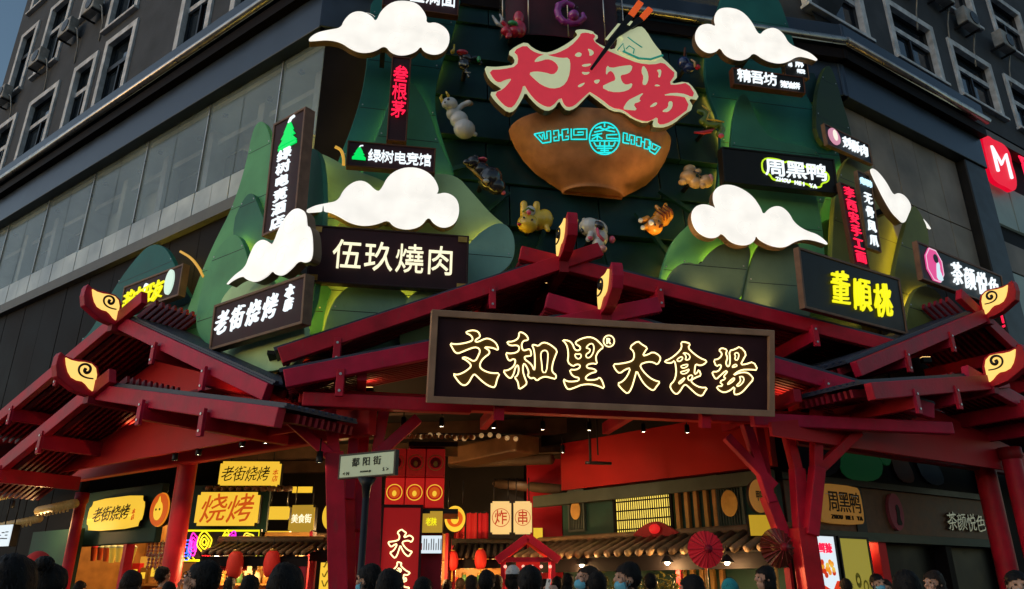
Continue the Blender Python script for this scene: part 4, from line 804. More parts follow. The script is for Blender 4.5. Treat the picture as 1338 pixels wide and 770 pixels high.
animal('dragon_figure', 'green dragon figure with a red belly, right of the big characters', (925, 165), [('t', [(914, 0, 143), (921, -.05, 147), (921, -.1, 155), (914, -.1, 163), (920, -.1, 168), (930, -.1, 168), (938, -.1, 165), (942, -.1, 172), (938, -.1, 180)], [3.5, 4.5, 5, 5, 5, 5.5, 5, 4.5, 5]), ((936, 183), -.15, (5, 5, 5))], [('belly', [('t', [(903, -.05, 180), (914, -.1, 181), (924, -.12, 178), (929, -.12, 174)], [1.5, 3, 3, 1.5])], CRI), ('mane', [('t', [(915, -.16, 140), (925, -.17, 148), (918, -.2, 163), (932, -.2, 163), (942, -.2, 164)], [1, 1.3, 1.3, 1.3, 1])], YEG), ('snout', [((936, 187), -.2, (4, 4, 3))], PNK)], GRN)
animal('rabbit_figure', 'navy rabbit figure with a red muzzle, right of the hand', (897, 86), [((893, 82), 0, (9, 8, 10)), ((900, 90), 0, (9, 8, 8)), ('t', [(895, 0, 76), (897, 0, 66)], [3, 2])], [('muzzle', [((910, 92), -.12, (4, 4, 4))], CRI), ('ruff', [('t', [(901, -.14, 82), (905, -.17, 87), (904, -.16, 94)], [1.3, 1.5, 1.3])], TAN), ('ear', [('t', [(894, -.05, 72), (896, -.05, 58)], [2, 1.5])], mat('rust_frame', (.09, .03, .015), .5))], BLU)
animal('rooster_figure', 'dark rooster figure with a red comb, left of the big characters', (610, 82), [((608, 76), 0, (9, 8, 8)), ((606, 86), 0, (8, 7, 8)), ('t', [(606, 0, 90), (611, 0, 98), (613, 0, 104)], [3, 2.5, 2]), ('t', [(614, 0, 75), (624, 0, 72), (628, 0, 80)], [3, 3, 3])], [('comb', [((603, 72), -.1, (8, 5, 4))], CRI), ('beak', [('t', [(590, -.1, 73), (592, -.1, 68), (592, -.1, 61)], [3, 1.5, 1])], YEG), ('tail_feather', [((625, 78), -.08, (3, 3, 5))], gloss('porcelain_leaf', (.02, .2, .06))), ('wing', [('t', [(600, -.1, 89), (607, -.13, 92)], [1.5, 1.5])], SIL), ('foot', [('t', [(608, -.05, 100), (614, -.08, 101)], [1, 1])], SIL), ('foot', [('t', [(611, -.05, 103), (612, -.08, 107)], [1, 1])], SIL)], BLKG)
animal('horse_figure', 'glossy crimson horse figure, upper left of the big characters', (672, 36), [((678, 20), 0, (8, 8, 12)), ((679, 38), 0, (10, 9, 13)), ((671, 46), -.05, (9, 8, 8)), ((659, 50), -.1, (7, 6, 6)), ('t', [(660, -.1, 42), (655, -.14, 38)], [4, 3]), ('t', [(664, -.1, 56), (661, -.12, 60)], [4, 3])], [('bridle', [((668, 38), -.16, (7, 4, 4))], gloss('porcelain_leaf', (.02, .2, .06))), ('mane', [('t', [(642, 0, 22), (648, -.05, 36), (656, -.1, 44)], [1.5, 3, 1.5])], SIL), ('mane', [('t', [(652, 0, 18), (655, -.05, 28), (652, -.05, 36)], [1.5, 2.5, 1.5])], SIL)], CRI)
animal('snake_figure', 'coiled purple snake figure at the top of the picture', (743, 20), [('t', [(748, 0, 3), (738, 0, 0), (729, 0, 6), (727, 0, 16), (729, 0, 26), (735, 0, 33), (745, 0, 35), (756, -.05, 33), (763, -.1, 27), (762, -.1, 20)], [5, 5.5, 5.5, 5.5, 5.5, 5.5, 5.5, 5, 4.5, 3]), ((748, 26), -.12, (8, 8, 8))], [('eye', [((752, 17), -.22, 1.3)], BLKG)], PUR)
# glass case and gold hook at the top
gc = thing('glass_case', 'dark red glass case with metal bars behind the purple snake', 'glass case', FC.M(FC.hit(735, 30, -.6)[0], -.6, FC.hit(735, 62, -.6)[1]))
part('liner', MB().lathe([(1.35, 0), (1.35, 2.6)], 24, .25, math.pi, 2 * math.pi), mat('red_liner', (.10, .008, .008), .4, var=.5, scale=1.5), gc)
part('glass', MB().lathe([(1.5, -.05), (1.5, 2.6)], 24, .28, math.pi, 2 * math.pi), mat('case_glass', (.03, .035, .04), .05, alpha=.35, var=0), gc)
for k in range(5):
    a = math.pi * (1.1 + .2 * k); part('bar', MB().tube([(1.52 * math.cos(a), .29 * math.sin(a) * 1.5, -.05), (1.52 * math.cos(a), .29 * math.sin(a) * 1.5, 2.6)], .015, 5), METAL, gc)
# ================================================================== the hall: shops, stalls, signs
def pmat(px, py, Y, th=0, tilt=0): return MAT(at(px, py, Y), th, tilt)
def span(x0, x1, y, Y): return (at(x1, y, Y) - at(x0, y, Y)).x
def hgt(x, y0, y1, Y): return at(x, y0, Y).z - at(x, y1, Y).z
AMBL = glow('amber_lightbox', (1.0, .62, .04), .75); YELB = glow('yellow_lightbox', (1.0, .60, .045), .88); CREB = glow('cream_lightbox', (1.0, .66, .25), .75); ORAL = glow('orange_letter', (.95, .14, .01), .55); INK = mat('black_ink', (.01, .008, .005), .6, var=0)
REDP = glow('red_lightbox', (.75, .02, .012), .45); WSCR = glow('white_screen', (.8, .92, 1.0), .9)
def notch(w, h, r):
    return [(-w / 2 + r, -h / 2), (w / 2 - r, -h / 2), (w / 2 - r, -h / 2 + r), (w / 2, -h / 2 + r), (w / 2, h / 2 - r), (w / 2 - r, h / 2 - r), (w / 2 - r, h / 2), (-w / 2 + r, h / 2), (-w / 2 + r, h / 2 - r), (-w / 2, h / 2 - r), (-w / 2, -h / 2 + r), (-w / 2 + r, -h / 2 + r)]
def lightbox(label, x0, x1, y0, y1, Y, th, face, text=None, tm=None, shape='notch', name='lightbox_sign', tw=.82, thh=.6, weight=.01, shear=0, vertical=False, group='lit signs of the food stalls', hang=True, name2='character'):
    c = at((x0 + x1) / 2, (y0 + y1) / 2, Y); w = abs(span(x0, x1, (y0 + y1) / 2, Y)) / max(.3, math.cos(math.radians(th))); hh = hgt((x0 + x1) / 2, y0, y1, Y)
    r = thing(name, label, 'sign', MAT(c, th), group)
    pts = notch(w, hh, min(w, hh) * .09) if shape == 'notch' else [(-w / 2, -hh / 2), (w / 2, -hh / 2), (w / 2, hh / 2), (-w / 2, hh / 2)]
    if shape == 'disc': pts = [(w / 2 * math.cos(i * math.pi / 14), hh / 2 * math.sin(i * math.pi / 14)) for i in range(28)]
    if shape == 'cloud': pts = chaikin([(-w / 2, -hh * .25), (-w * .45, -hh * .3), (-w * .44, -hh / 2), (w * .44, -hh / 2), (w * .45, -hh * .3), (w / 2, -hh * .25), (w / 2, hh * .25), (w * .45, hh * .3), (w * .44, hh / 2), (-w * .44, hh / 2), (-w * .45, hh * .3), (-w / 2, hh * .25)])
    part('face', MB().prism(pts, 0, .02), face, r); part('box', MB().prism([(x * 1.02, z * 1.02) for x, z in pts], .021, .16), BLACK, r)
    if text: chars(r, text, 0, 0, w * tw, hh * thh, tm or INK, -.012, .12, vertical, weight, shear, name2, .015)
    if hang: [part('hanger', MB().tube([(q * w * .35, .08, hh * .45), (q * w * .35, .08, min(HZ - c.z, hh * .5 + .5))], .012, 5), BLACK, r) for q in (-1, 1)]
    return r, w, hh
def flame(r, k=1.0, cx=0, cz=0, y=-.02):
    p = part('emblem_ring', MB().disc(cx, cz, .62 * k, .62 * k, y - .01, y), ORAL, r); f = part('emblem_face', MB().disc(cx, cz - .05 * k, .3 * k, .36 * k, y - .022, y - .011), YELB, r)
    for dx in (-.13, .13): part('emblem_eye', MB().disc(cx + dx * k, cz, .045 * k, .045 * k, y - .03, y - .023, 10), INK, r)
    part('emblem_crest', MB().prism([(cx - .14 * k, cz + .22 * k), (cx + .14 * k, cz + .22 * k), (cx, cz + .5 * k)], y - .024, y - .012), YELB, r)
# ---- left skewer shop between the two red pillars
shop = thing('skewer_shop', 'open fronted skewer shop between the red pillars on the left', 'shop', FL.M(-7.1, .1, .12))
part('counter', MB().box(0, 3.4, -.1, .5, 0, 1.0), AMBER, shop, None, .02); part('side_wall', MB().box(-.05, .03, .1, 1.6, 0, 3.4), AMBER, shop); part('side_wall', MB().box(3.4, 3.48, .1, 1.6, 0, 3.4), AMBER, shop); part('back_wall', MB().box(0, 3.4, 1.6, 1.7, 0, 3.4), AMBER, shop)
part('fascia', MB().box(-.1, 3.5, -.2, -.05, 2.35, 3.5), DGREEN, shop, None, .02); part('shelf', MB().box(0.05, 2.3, 1.2, 1.59, 1.55, 1.6), AMBER, shop); part('post', MB().box(2.35, 2.47, -.18, .0, 0, 2.35), RED, shop)
part('menu_board', MB().box(.25, .95, 1.4, 1.45, 1.7, 2.2), glow('amber_menu', (1, .45, .05), .5), shop)
shl = bpy.data.lights.new('shop_lamp', 'AREA'); shl.energy = 90 * EM; shl.color = (1, .62, .25); shl.size = 2.2
so = bpy.data.objects.new('shop_lamp', shl); COL.objects.link(so); so.parent = shop; so.location = (1.7, .7, 2.9)
part('lamp_housing', MB().box(.5, 2.9, .4, 1.0, 2.92, 3.0), BLACK, shop)
for i in range(7):
    x, z = FL.hit(117 + i * 8.2, 716, 0); g = thing('hanging_snack_cup', ['dark red snack cup hanging leftmost in the skewer shop', 'dark red snack cup hanging second from the left in the skewer shop', 'dark red snack cup hanging beside the yellow cups', 'yellow snack cup hanging next to the red cups', 'second yellow snack cup from the red cups', 'third yellow snack cup, left of the red shop post', 'yellow snack cup hanging right of the red shop post'][i], 'snack cup', FL.M(x, .12, z - .02), 'snack cups hung in the skewer shop')
    k = random.uniform(.85, 1.1); part('cup', MB().lathe([(.045 * k, -.26 * k), (.085 * k, .02)], 10, 1), mat('cup_yellow', (.65, .45, .05), .5, emit=(1, .7, .1), es=.15) if i > 2 else mat('cup_red', (.5, .08, .02), .5), g); part('filling', MB().ball((0, 0, .03), (.09 * k, .09 * k, .05), 8, 6), random.choice([CREAM, AMBER, REDW]), g); part('hook', MB().tube([(0, 0, .05), (0, 0, .22)], .008, 4), METAL, g)
for i in range(12):
    p = FL.hit(193 + (i % 6) * 3.6, 722 + (i // 6) * 16, .1); q = MB().tube([(0, 0, 0), (random.uniform(-.1, .1), 0, .34)], .009, 4); g = thing('meat_skewer', 'meat skewer in the rack at the left pillar', 'skewer', FL.M(p[0], .1 + .02 * (i % 3), p[1] - .1), 'meat skewers on display')
    part('stick', q, CREAM, g); mb = MB(); [mb.ball((0.01 * math.sin(k), 0, .06 + .07 * k), (.035, .03, .035), 8, 6) for k in range(4)]; part('meat', mb, mat('grilled_meat', (.35, .12, .08), .4, var=.4, scale=20), g)
x, z = FL.hit(149, 671, -.2)
def wall_sign(label, fr, off, x0, x1, y0, y1, face, shape='cloud', **k):
    (xa, za), (xb, zb) = fr.hit(x0, y0, off), fr.hit(x1, y1, off); w = xb - xa; hh = abs(zb - za) if False else abs(fr.hit((x0 + x1) / 2, y0 if 'hy' not in k else k['hy'][0], off)[1] - fr.hit((x0 + x1) / 2, y1 if 'hy' not in k else k['hy'][1], off)[1])
    xm, zm = fr.hit((x0 + x1) / 2, (y0 + y1) / 2, off)
    r = thing('lightbox_sign', label, 'sign', fr.M(xm, off, zm), 'lit signs of the food stalls')
    if shape == 'cloud': pts = chaikin([(-w / 2, -hh * .25), (-w * .45, -hh * .3), (-w * .44, -hh / 2), (w * .44, -hh / 2), (w * .45, -hh * .3), (w / 2, -hh * .25), (w / 2, hh * .25), (w * .45, hh * .3), (w * .44, hh / 2), (-w * .44, hh / 2), (-w * .45, hh * .3), (-w / 2, hh * .25)])
    else: pts = [(w / 2 * math.cos(i * math.pi / 14), hh / 2 * math.sin(i * math.pi / 14)) for i in range(28)]
    part('face', MB().prism(pts, 0, .02), face, r); part('box', MB().prism(pts, .021, .1), BLACK, r); return r, w, hh
r, w, hh = wall_sign('yellow scalloped grill sign with black brush characters on the skewer shop', FL, -.25, 114, 185, 671, 671, YELB, hy=(651, 693))
chars(r, '老街烧烤', -.12, 0, w * .66, hh * .42, INK, -.015, .1, weight=0, shear=.14); chars(r, '本店', w * .35, -.06, .1, .22, ORAL, -.015, .1, True, .01, .1)
r, w, hh = wall_sign('round orange face sign beside the yellow grill sign on the left', FL, -.25, 198, 220, 666, 666, glow('orange_rim_light', (1, .3, .02), .7), 'disc', hy=(644, 688)); flame(r, .5)
for k, (x, w, hh, m) in enumerate(((.1, .35, .45, REDW), (.5, .3, .35, GOLD), (.9, .4, .5, AMBER), (1.4, .3, .4, REDW), (1.8, .35, .45, CREAM))):
    gx = thing('goods_box', ['red', 'gold', 'amber', 'second red', 'cream'][k] + ' goods box on the shelf in the skewer shop', 'box', shop.matrix_world @ Matrix.Translation((x + w / 2, 1.4, 1.6)), 'boxes on the skewer shop shelf')
    part('carton', MB().box(-w / 2, w / 2, -.1, .1, 0, hh), m, gx, None, .01); part('label_print', MB().box(-w * .3, w * .3, -.106, -.101, hh * .3, hh * .7), YELB, gx)
# ---- bamboo awnings, green wall and screens far left
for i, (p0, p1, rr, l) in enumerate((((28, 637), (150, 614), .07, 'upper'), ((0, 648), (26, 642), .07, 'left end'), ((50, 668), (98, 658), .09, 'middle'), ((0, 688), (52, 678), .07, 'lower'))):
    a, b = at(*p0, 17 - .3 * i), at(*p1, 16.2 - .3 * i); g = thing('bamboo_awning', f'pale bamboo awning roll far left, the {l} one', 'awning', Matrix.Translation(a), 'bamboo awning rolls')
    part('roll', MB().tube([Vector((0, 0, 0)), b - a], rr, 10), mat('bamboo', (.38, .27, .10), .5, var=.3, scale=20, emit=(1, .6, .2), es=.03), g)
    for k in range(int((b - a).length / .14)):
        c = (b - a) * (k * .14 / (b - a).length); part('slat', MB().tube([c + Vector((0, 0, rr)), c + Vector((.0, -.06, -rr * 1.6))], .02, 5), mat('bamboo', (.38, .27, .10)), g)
single('green_hoarding', MB().box(-1.2, 1.0, 0, .1, 0, 2.7), DGREEN, 'dark green boarded wall at the far left behind the crowd', 'wall', pmat(60, 770, 17.5, -36) @ Matrix.Translation((0, 0, -1.48)))
r, w, hh = lightbox('white menu screen at the left picture edge', -10, 18, 686, 714, 15.5, -30, WSCR, '一二三', INK, 'rect', 'menu_screen', .8, .4, hang=True, group=None)
# ---- second grill shop
r, w, hh = lightbox('yellow hanging grill sign with black brush characters, the upper one', 287, 366, 603, 636, 15.2, 2, YELB, None)
chars(r, '老街烧烤', -.08, 0, w * .78, hh * .55, INK, -.012, .1, weight=0, shear=.14); chars(r, '本店', w * .42, -.03, .1, .24, ORAL, -.012, .1, True, .01, .1)
lightbox('large yellow grill sign with two flaming orange characters', 256, 338, 643, 687, 14.9, 0, YELB, '烧烤', ORAL, 'notch', tw=.84, thh=.78, weight=.006, shear=.12, hang=False)
p = at(297, 665, 15.05); single('sign_panel', MB().box(-.85, .75, 0, .1, -.55, .45), DGREEN, 'dark green panel carrying the large yellow grill sign', 'panel', MAT(p + Vector((0, .1, 0))))
tb = thing('tile_strip', 'row of round tile ends under the upper yellow grill sign', 'tile row', pmat(325, 640, 15.1))
for i in range(11): part('tile_end', MB().tube([(-.75 + i * .15, -.12, 0), (-.75 + i * .15, .2, .05)], .055, 10), TILE, tb)
nf = thing('neon_sign', 'yellow framed neon sign with colourful neon shapes under the grill sign', 'neon sign', pmat(288, 713, 14.6))
W_, H_ = span(240, 337, 713, 14.6), hgt(288, 694, 733, 14.6)
part('neon_frame', MB().tube([(-W_ / 2, 0, -H_ / 2), (W_ / 2, 0, -H_ / 2), (W_ / 2, 0, H_ / 2), (-W_ / 2, 0, H_ / 2)], .02, 5, True), YELL, nf); part('board', MB().box(-W_ / 2 - .03, W_ / 2 + .03, .03, .1, -H_ / 2 - .03, H_ / 2 + .03), BOARDB, nf)
for k, (x, z, a, b, c) in enumerate(((-.62, -.08, .10, .2, (.05, .15, 1)), (-.5, .02, .07, .2, (.9, .02, .5)), (-.3, .06, .13, .17, (1, .75, .02)), (-.18, -.16, .12, .1, (.9, .01, .02)), (.08, .08, .07, .17, (1, .8, .02)), (.2, .08, .07, .17, (.9, .02, .6)), (.4, .05, .15, .12, (.95, .1, .08)), (.5, .1, .1, .12, (1, .7, .05)), (.36, -.05, .1, .07, (.1, .8, .1)))):
    t = MB()
    for q in (1, .62, .3): t.tube([(x + a * q * math.cos(i * .2618), -.01, z + b * q * (math.sin(i * .2618) + .16 * math.sin(i * .7854 + k))) for i in range(24)], .014, 5, True)
    part('neon_shape', t, glow('neon_%d' % k, c, 1.6), nf)
for i in range(3): part('neon_link', MB().tube([(-.66 + i * .09, -.012, -.2), (-.6 + i * .09, -.012, -.26)], .012, 5), YELL, nf)
lightbox('small plain yellow sign right of the grill sign', 347, 378, 662, 679, 16, 0, YELB, None)
lightbox('gold plaque sign with pale characters behind the left column', 377, 411, 660, 696, 17, -8, glow('gold_plaque_light', (.8, .48, .05), .5), '美食街', WARML, 'notch', tw=.8, thh=.3)
lightbox('yellow strip sign with green characters above the tiled awning', 342, 377, 694, 707, 15.6, 0, YELB, '小吃汤面', mat('green_ink', (.05, .2, .03), .6), 'rect', tw=.9, thh=.6, hang=False)
lightbox('short red strip sign under the gold plaque', 384, 407, 698, 704, 16.6, 0, REDP, None, shape='rect', hang=False)
r, w, hh = lightbox('plain round yellow sign behind the left branching column', 421, 445, 656, 693, 15.5, 0, AMBL, None, shape='disc')
def awning(label, x0, x1, yb, yt, Y, depth, th=0, m=TILE, n=None, eave=True):
    a = at(x0, yb, Y); w = span(x0, x1, yb, Y) / math.cos(math.radians(th)); hh = hgt((x0 + x1) / 2, yt, yb, Y); r = thing('tiled_awning', label, 'awning', MAT(a, th), 'tiled stall awnings')
    n = n or max(4, int(w / .13)); st = w / n; d = Vector((0, depth, hh))
    part('deck', MB().beam((w / 2, 0, -.03), Vector((w / 2, 0, -.03)) + d, w, .03, (0, -hh, depth)), BROWN, r)
    for i in range(n):
        x = st * (i + .5); part('tile_row', MB().tube([Vector((x, -.06, -.01)), Vector((x, -.06, -.01)) + d * 1.02], st * .3, 8), m, r)
    part('ridge_tile', MB().tube([(-.05, depth, hh + .05), (w + .05, depth, hh + .05)], .07, 8), m, r)
    part('fascia_board', MB().box(0, w, .02, .08, -.22, -.06), BROWN, r)
    for x in (.06, w - .06): part('post', MB().box(x - .05, x + .05, .03, .13, -a.z + .12, -.2), RED2, r)
    return r
awning('brown tiled stall awning with red lanterns on the left', 262, 402, 722, 706, 13.6, .9)
awning('short brown tiled awning stub beside the left column', 405, 438, 716, 702, 14.2, .7)
LANT = mat('red_lantern_silk', (.45, .02, .015), .6, emit=(.8, .03, .015), es=.07)
def lantern(label, px, py, Y, k=1.0):
    r = thing('red_lantern', label, 'lantern', pmat(px, py, Y), 'red lanterns'); pr = [(.0, .2), (.06, .2), (.095, .17), (.115, .12), (.127, .06), (.13, 0), (.127, -.06), (.115, -.12), (.095, -.17), (.06, -.2), (0, -.2)]
    part('shade', MB().lathe([(a * k, b * k) for a, b in reversed(pr)], 28), LANT, r); part('cap', MB().lathe([(0, .19 * k), (.06 * k, .19 * k), (.06 * k, .23 * k), (0, .23 * k)][::1], 10), GOLD, r)
    part('tassel', MB().tube([(0, 0, -.2 * k), (0, 0, -.42 * k)], [.015 * k, .03 * k], 6), mat('tassel_yellow', (.5, .35, .05), .7), r); part('cord', MB().tube([(0, 0, .22 * k), (0, 0, .4 * k)], .006, 4), BLACK, r)
lantern('red lantern under the left tiled awning, left one of two', 307, 738, 13.5, 1.05); lantern('red lantern under the left tiled awning, right one of two', 355, 737, 13.5, 1.05)
lantern('red lantern under the dark stall roof in the middle, left one', 591, 733, 15.6, .9); lantern('red lantern under the dark stall roof in the middle, right one', 628, 731, 15.6, .9)
r, w, hh = lightbox('yellow poster with a wavy drawing at the foot of the left column', 417, 439, 735, 790, 13.4, 0, YELB, None, shape='rect', name='poster', hang=False)
for k in range(5): part('poster_line', MB().tube([(-w * .35 + w * .7 * i / 10, -.006, -.3 + k * .15 + .05 * math.sin(i * 1.1 + k)) for i in range(11)], .012, 4), mat('olive_ink', (.3, .25, .02), .6), r)
# ---- red tower of square panels with neon banner
Y = 13.4; tw_ = thing('panel_tower', 'red tower of square emblem panels above the neon banner', 'kiosk', MAT(Vector((at(536, 770, Y).x, Y, .12)), 4))
X0 = span(536, 497, 640, Y); PW = span(497, 523, 640, Y)
zt, zm, zb = at(536, 586, Y).z - .12, at(536, 624, Y).z - .12, at(536, 664, Y).z - .12
part('core', MB().box(X0 + .02, X0 + 3 * PW - .02, .05, .9, .02, zt), RED2, tw_)
for j, (za, zc) in enumerate(((zm, zt), (zb, zm))):
    for i in range(3):
        cx, cz, d = X0 + PW * (i + .5), (za + zc) / 2, (zc - za)
        pn = part('panel', MB().box(cx - PW / 2 + .012, cx + PW / 2 - .012, -.03, .045, za + .012, zc - .012), glow('red_panel_light', (.72, .02, .015), .5) if j else mat('red_panel_face', (.4, .015, .015), .5, emit=(.6, .02, .015), es=.16), tw_, None, .008)
        lit = YELB if j else GOLD
        part('ring', MB().ring(cx, cz, PW * .36, PW * .4, -.04, -.031), lit, pn); part('disc', MB().disc(cx, cz, PW * .27, PW * .27, -.04, -.031), ORAL if j else RED2, pn); part('mask', MB().disc(cx, cz - .02, PW * .11, PW * .14, -.05, -.041, 12), lit, pn)
part('cap', MB().box(X0 + PW * 1.1, X0 + 3.6 * PW, -.1, .95, zt + .02, zt + .1), BLACK, tw_); part('ledge', MB().box(X0 - .05, X0 + 3.7 * PW, -.12, .95, zb - .1, zb - .02), BLACK, tw_)
for i in range(12): part('cap_bulb', MB().ball((X0 + PW * (.9 + i * .31), -.05, zt + .2), .045, 8, 6), AMBER, tw_)
bx = at(524, 700, Y - .15)
nbn = thing('neon_banner', 'red vertical banner with neon-outlined characters below the red tower', 'sign', MAT(bx, 4)); BW, BH = span(500, 548, 700, Y - .15), 1.9
part('board', MB().box(-BW / 2, BW / 2, 0, .08, -1.45, BH - 1.45), glow('red_banner_light', (.5, .012, .015), .4, (.2, .01, .01)), nbn); part('frame', MB().prism([(-BW / 2 - .04, -1.5), (BW / 2 + .04, -1.5), (BW / 2 + .04, .5), (-BW / 2 - .04, .5)], -.03, .1, [[(-BW / 2, -1.45), (BW / 2, -1.45), (BW / 2, .45), (-BW / 2, .45)]]), BOARD, nbn)
def fit_to(out, cx, cz, s):
    xs = [p[0] for p in out]; ys = [p[1] for p in out]; mx, my, q = (min(xs) + max(xs)) / 2, (min(ys) + max(ys)) / 2, max(max(xs) - min(xs), max(ys) - min(ys)); return lambda p: (cx + (p[0] - mx) / q * s, cz - (p[1] - my) / q * s)
for k, cz in ((3, -.13), (4, -.65), (5, -1.12)):
    K, o, hs = NG[k]; oo = crop(o, *K); neon_char(nbn, None, oo, [crop(q, *K) for q in hs], -.03, .012, RED2, fit_to(oo, 0, cz, .46))
lightbox('gold framed sign right of the red tower', 549, 578, 668, 696, 13.3, 0, glow('gold_plaque_light', (.8, .48, .05), .5), '老陕', YELL, 'rect', tw=.5, thh=.35, hang=False)
r, w, hh = lightbox('white menu screen with dark print under the gold sign', 549, 577, 700, 723, 13.25, 0, WSCR, None, shape='rect', name='menu_screen', hang=False, group=None)
for i in range(9): part('print', MB().box(-.16 + i * .04, -.145 + i * .04, -.006, -.001, -.09, .02 + .07 * (i % 3 > 0)), mat('print_grey', (.15, .15, .17), .6) if i else REDW, r)
r, w, hh = lightbox('round orange emblem sign in the middle of the hall', 581, 608, 661, 695, 15.5, 0, YELB, None, shape='disc'); flame(r, w * .62)
for x0, x1, ch, l in ((641, 668, '炸', 'left one of the pair of cream signs, with one red character in a circle'), (671, 695, '串', 'right one of the pair of cream signs, with one red character in a circle')):
    r, w, hh = lightbox(l, x0, x1, 655, 698, 16.5, 0, CREB, ch, glow('red_print_lit', (.8, .05, .01), .4), 'notch', tw=.62, thh=.4, weight=.01); part('circle', MB().ring(0, 0, w * .40, w * .43, -.008, -.001), glow('red_print_lit', (.8, .05, .01), .4), r)
awning('dark thatched stall roof in the middle of the hall', 588, 668, 727, 708, 15.8, 1.0, 0, mat('dark_thatch', (.06, .045, .03), .8, var=.3, scale=20, bump=.5))
# small red pavilion stall
pv = thing('red_stall', 'small red gabled stall in the middle of the hall', 'stall', MAT(Vector((at(690, 760, 14.6).x, 14.6, .12)), 0)); pw = span(655, 733, 740, 14.6); ze = at(690, 733, 14.6).z - .12; za = at(690, 704, 14.6).z - .12
for s in (-1, 1):
    part('roof_slope', MB().beam((0, .5, za), (s * pw * .5, .5, ze), 1.2, .07, (0, 0, 1)), REDW, pv); part('rake_board', MB().beam((0, -.13, za + .02), (s * pw * .52, -.13, ze), .06, .14), RED, pv, None, .01)
    for y in (0, .95): part('post', MB().box(s * pw * .42 - .04, s * pw * .42 + .04, y - .04, y + .04, 0, ze + .05), RED, pv)
part('counter', MB().box(-pw * .45, pw * .45, 0.06, .9, 0, .95), RED2, pv); part('sign_panel', MB().box(-pw * .2, pw * .2, -.02, .02, ze - .32, ze - .02), REDP, pv); part('lintel', MB().box(-pw * .45, pw * .45, -.05, .0, ze - .02, ze + .06), RED, pv)
for i in range(6): part('fringe_lamp', MB().ball((-pw * .38 + i * pw * .15, -.06, ze - .1), .03, 8, 6), glow('fringe_bulb', (1, .4, .3), 1.5), pv)

# ---- right hand wall of the hall: red above, green panels, lattice window
FW = Frame((at(1000, 700, 14.0).x, 14.0), -46)                 # u points right and towards the street
wl = thing('hall_wall', 'hall wall on the right, red above and dark green below', 'wall', FW.M(0, 0, .12)); WLN = FW.hit(734, 650)[0]
part('upper_panel', MB().box(WLN, .3, 0, .2, FW.hit(850, 634)[1] - .02, HZ - .7), REDW, wl); part('upper_band', MB().box(WLN - .6, .3, -.02, .2, HZ - .697, HZ - .14), CEIL, wl)
zb_ = FW.hit(850, 634)[1] - .12; part('rail', MB().box(WLN - .8, .3, -.12, .05, zb_ - .22, zb_ + .03), mat('grey_green_rail', (.08, .095, .07), .6), wl, None, .01)
part('lower_wall', MB().box(WLN, .3, .02, .2, 0, zb_ - .2), DGREEN, wl)
px_ = lambda x, y=660: FW.hit(x, y)[0]
zl0, zl1 = FW.hit(845, 703)[1] - .12, FW.hit(845, 641)[1] - .12
lw = part('lattice_window', MB().box(px_(806), px_(877), -.02, .015, zl0, zl1), glow('lattice_light', (1, .72, .12), 1.05), wl); nx, nz = 25, 5
xa, xb = px_(806), px_(877)
part('lattice_frame', MB().prism([(xa - .06, zl0 - .06), (xb + .06, zl0 - .06), (xb + .06, zl1 + .06), (xa - .06, zl1 + .06)], -.07, -.021, [[(xa, zl0), (xb, zl0), (xb, zl1), (xa, zl1)]]), BROWN, lw)
for i in range(1, nx): x = xa + (xb - xa) * i / nx; part('lattice_bar', MB().box(x - .009, x + .009, -.034, -.021, zl0, zl1), BROWN, lw)
for j in range(1, nz): z = zl0 + (zl1 - zl0) * j / nz; part('lattice_bar', MB().box(xa, xb, -.036, -.022, z - .014, z + .014), BROWN, lw)
for x0 in (885, 897, 909, 922, 934): part('timber_strip', MB().box(px_(x0), px_(x0 + 5), -.08, .018, .1, zb_ - .2), AMBER, wl, None, .01)
def grille(x0, x1, y0=640, y1=695):
    xa, xb = px_(x0), px_(x1); z0, z1 = FW.hit((x0 + x1) / 2, y1)[1] - .12, FW.hit((x0 + x1) / 2, y0)[1] - .12
    g = part('door_grille', MB().prism([(xa, z0), (xb, z0), (xb, z1), (xa, z1)], -.06, .015, [[(xa + .04, z0 + .04), (xb - .04, z0 + .04), (xb - .04, z1 - .04), (xa + .04, z1 - .04)]]), mat('grille_grey', (.07, .085, .07), .6), wl)
    for i in range(1, 10): x = xa + (xb - xa) * i / 10; part('grille_bar', MB().box(x - .008, x + .008, -.04, -.01, z0 + .04, z1 - .04), mat('grille_grey', (.07, .085, .07), .6), g)
    part('medallion', MB().disc((xa + xb) / 2, (z0 + z1) / 2, (xb - xa) * .3, (xb - xa) * .42, -.075, -.061), GOLD, g)
grille(744, 765); grille(938, 974, 622, 695)
# red wall return at the far end of that wall
c = at(713, 770, 19.0); single('red_column_wall', MB().box(-.42, .42, 0, .5, 0, HZ - .8), REDW, 'square red wall pier beside the cream signs', 'wall pier', MAT(Vector((c.x, c.y, .12)), 0))
r, w, hh = lightbox('small amber framed plaque on the square red pier', 697, 709, 690, 704, 18.8, 0, AMBL, None, shape='rect', hang=False)
aw = thing('tiled_awning', 'long brown tiled awning along the right hall wall', 'awning', FW.M(WLN - .2, -1.3, 0), 'tiled stall awnings')
z0, z1 = FW.hit(850, 722, -1.3)[1], FW.hit(850, 702, -.6)[1]; lx = FW.hit(1000, 710, -1.3)[0] - WLN + .5; n = int(lx / .24); st = lx / n
part('deck', MB().beam((lx / 2, 0, z0 - .04), (lx / 2, .8, z1 - .04), lx, .03, (0, -1, 2)), BROWN, aw)
for i in range(n): x = st * (i + .5); part('tile_row', MB().tube([(x, -.06, z0), (x, .8, z1)], st * .28, 8), TILE, aw)
